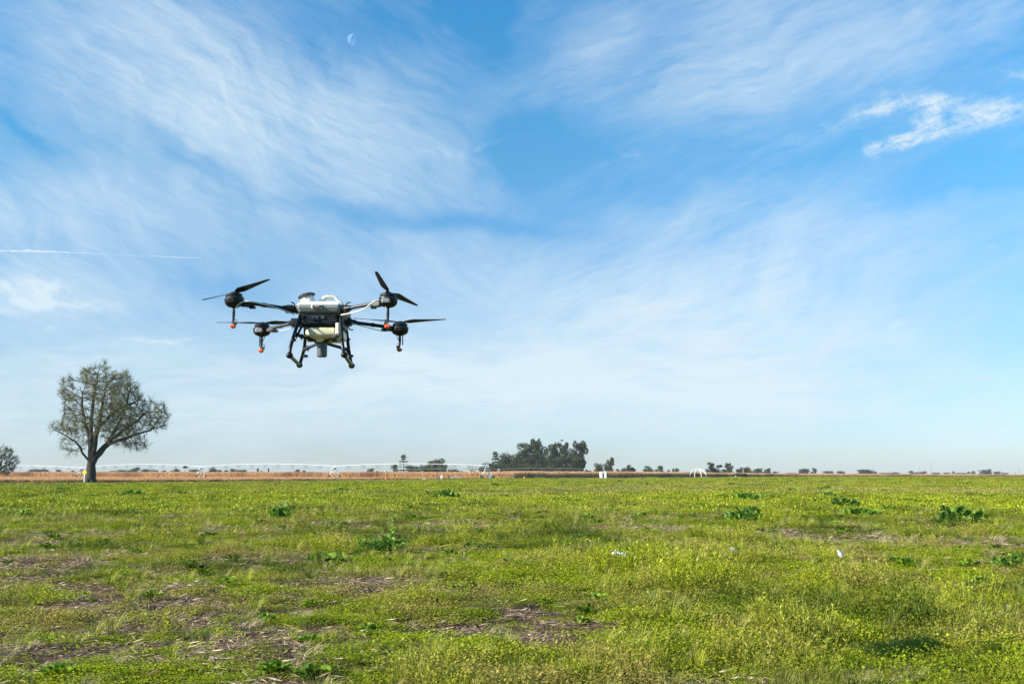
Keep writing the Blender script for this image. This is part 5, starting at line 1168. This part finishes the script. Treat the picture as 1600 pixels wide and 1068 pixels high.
ad_ = t.nodes.new('ShaderNodeAddShader'); t.links.new(d_.outputs[0], ad_.inputs[0]); t.links.new(tr_.outputs[0], ad_.inputs[1]); t.links.new(ad_.outputs[0], o_.inputs[0])
mp = W(552, 62.5, 20000); MR = 9.6 / F * 20000; qd = Vector((-.93, .10, .30)).normalized(); rotq = Vector((0, 0, 1)).rotation_difference(qd)
V = []; Fc = []; n = 32; k = 10
for i in range(k + 1):
    th = i / k * math.pi * .5
    for j in range(n): a = 2 * math.pi * j / n; V.append(rotq @ Vector((math.sin(th) * math.cos(a), math.sin(th) * math.sin(a), math.cos(th))) * MR)
Fc = [(i * n + j, i * n + (j + 1) % n, (i + 1) * n + (j + 1) % n, (i + 1) * n + j) for i in range(k) for j in range(n)]
mo_ = mesh_obj('moon', V, Fc, m_moon, None, True); mo_.location = mp; mo_.visible_shadow = True; tag(mo_, 'pale half moon high in the blue sky', 'moon')

m_con, t, o_, d_, tr_ = emis('contrail_vapour', (.85, .9, .95), 1)
n_ = t.nodes.new('ShaderNodeTexNoise'); tcn = t.nodes.new('ShaderNodeTexCoord'); n_.inputs['Scale'].default_value = .012; n_.inputs['Detail'].default_value = 8
t.links.new(tcn.outputs['Object'], n_.inputs['Vector']); mr = t.nodes.new('ShaderNodeMapRange'); t.links.new(n_.outputs['Fac'], mr.inputs[0]); mr.inputs[1].default_value = .2; mr.inputs[2].default_value = .75; mr.inputs[3].default_value = .16; mr.inputs[4].default_value = .42
ms = t.nodes.new('ShaderNodeMixShader'); t.links.new(mr.outputs[0], ms.inputs[0]); t.links.new(tr_.outputs[0], ms.inputs[1]); t.links.new(d_.outputs[0], ms.inputs[2]); t.links.new(ms.outputs[0], o_.inputs[0])
P = [W(-60 + i * 375 / 60, np.interp(-60 + i * 375 / 60, [-60, 0, 100, 200, 315], [391, 392, 394, 399, 403]) + random.gauss(0, .35), 9000) for i in range(61)]
q = MB(P[0]); q.tube(P, [max(1.0, (5 + 5 * math.sin(i * .11 + .3)) * (1 + random.gauss(0, .25))) * (1 if i < 50 else (60 - i) / 10 * .8 + .2) for i in range(61)], 10)
o = q.build('contrail', m_con, None, True); o.location = P[0]; tag(o, 'thin white contrail streak across the left sky', 'contrail')

# ------------------------------------------------------------------ haze
HD = 0.00008
me = bpy.data.meshes.new('haze'); bm = bmesh.new(); bmesh.ops.create_cube(bm, size=1); bm.to_mesh(me); bm.free()
hz = bpy.data.objects.new('haze', me); COL.objects.link(hz); hz.scale = (11200, 11200, 46); hz.location = (0, 0, 21.5)
m = bpy.data.materials.new('haze_air'); m.use_nodes = True; t = m.node_tree; t.nodes.clear(); o = t.nodes.new('ShaderNodeOutputMaterial'); v = t.nodes.new('ShaderNodeVolumePrincipled')
v.inputs['Color'].default_value = (.76, .86, .93, 1); v.inputs['Density'].default_value = HD; v.inputs['Anisotropy'].default_value = .1; t.links.new(v.outputs[0], o.inputs['Volume'])
me.materials.append(m); tag(hz, 'thin pale blue air haze over the whole plain', 'haze', kind='stuff')
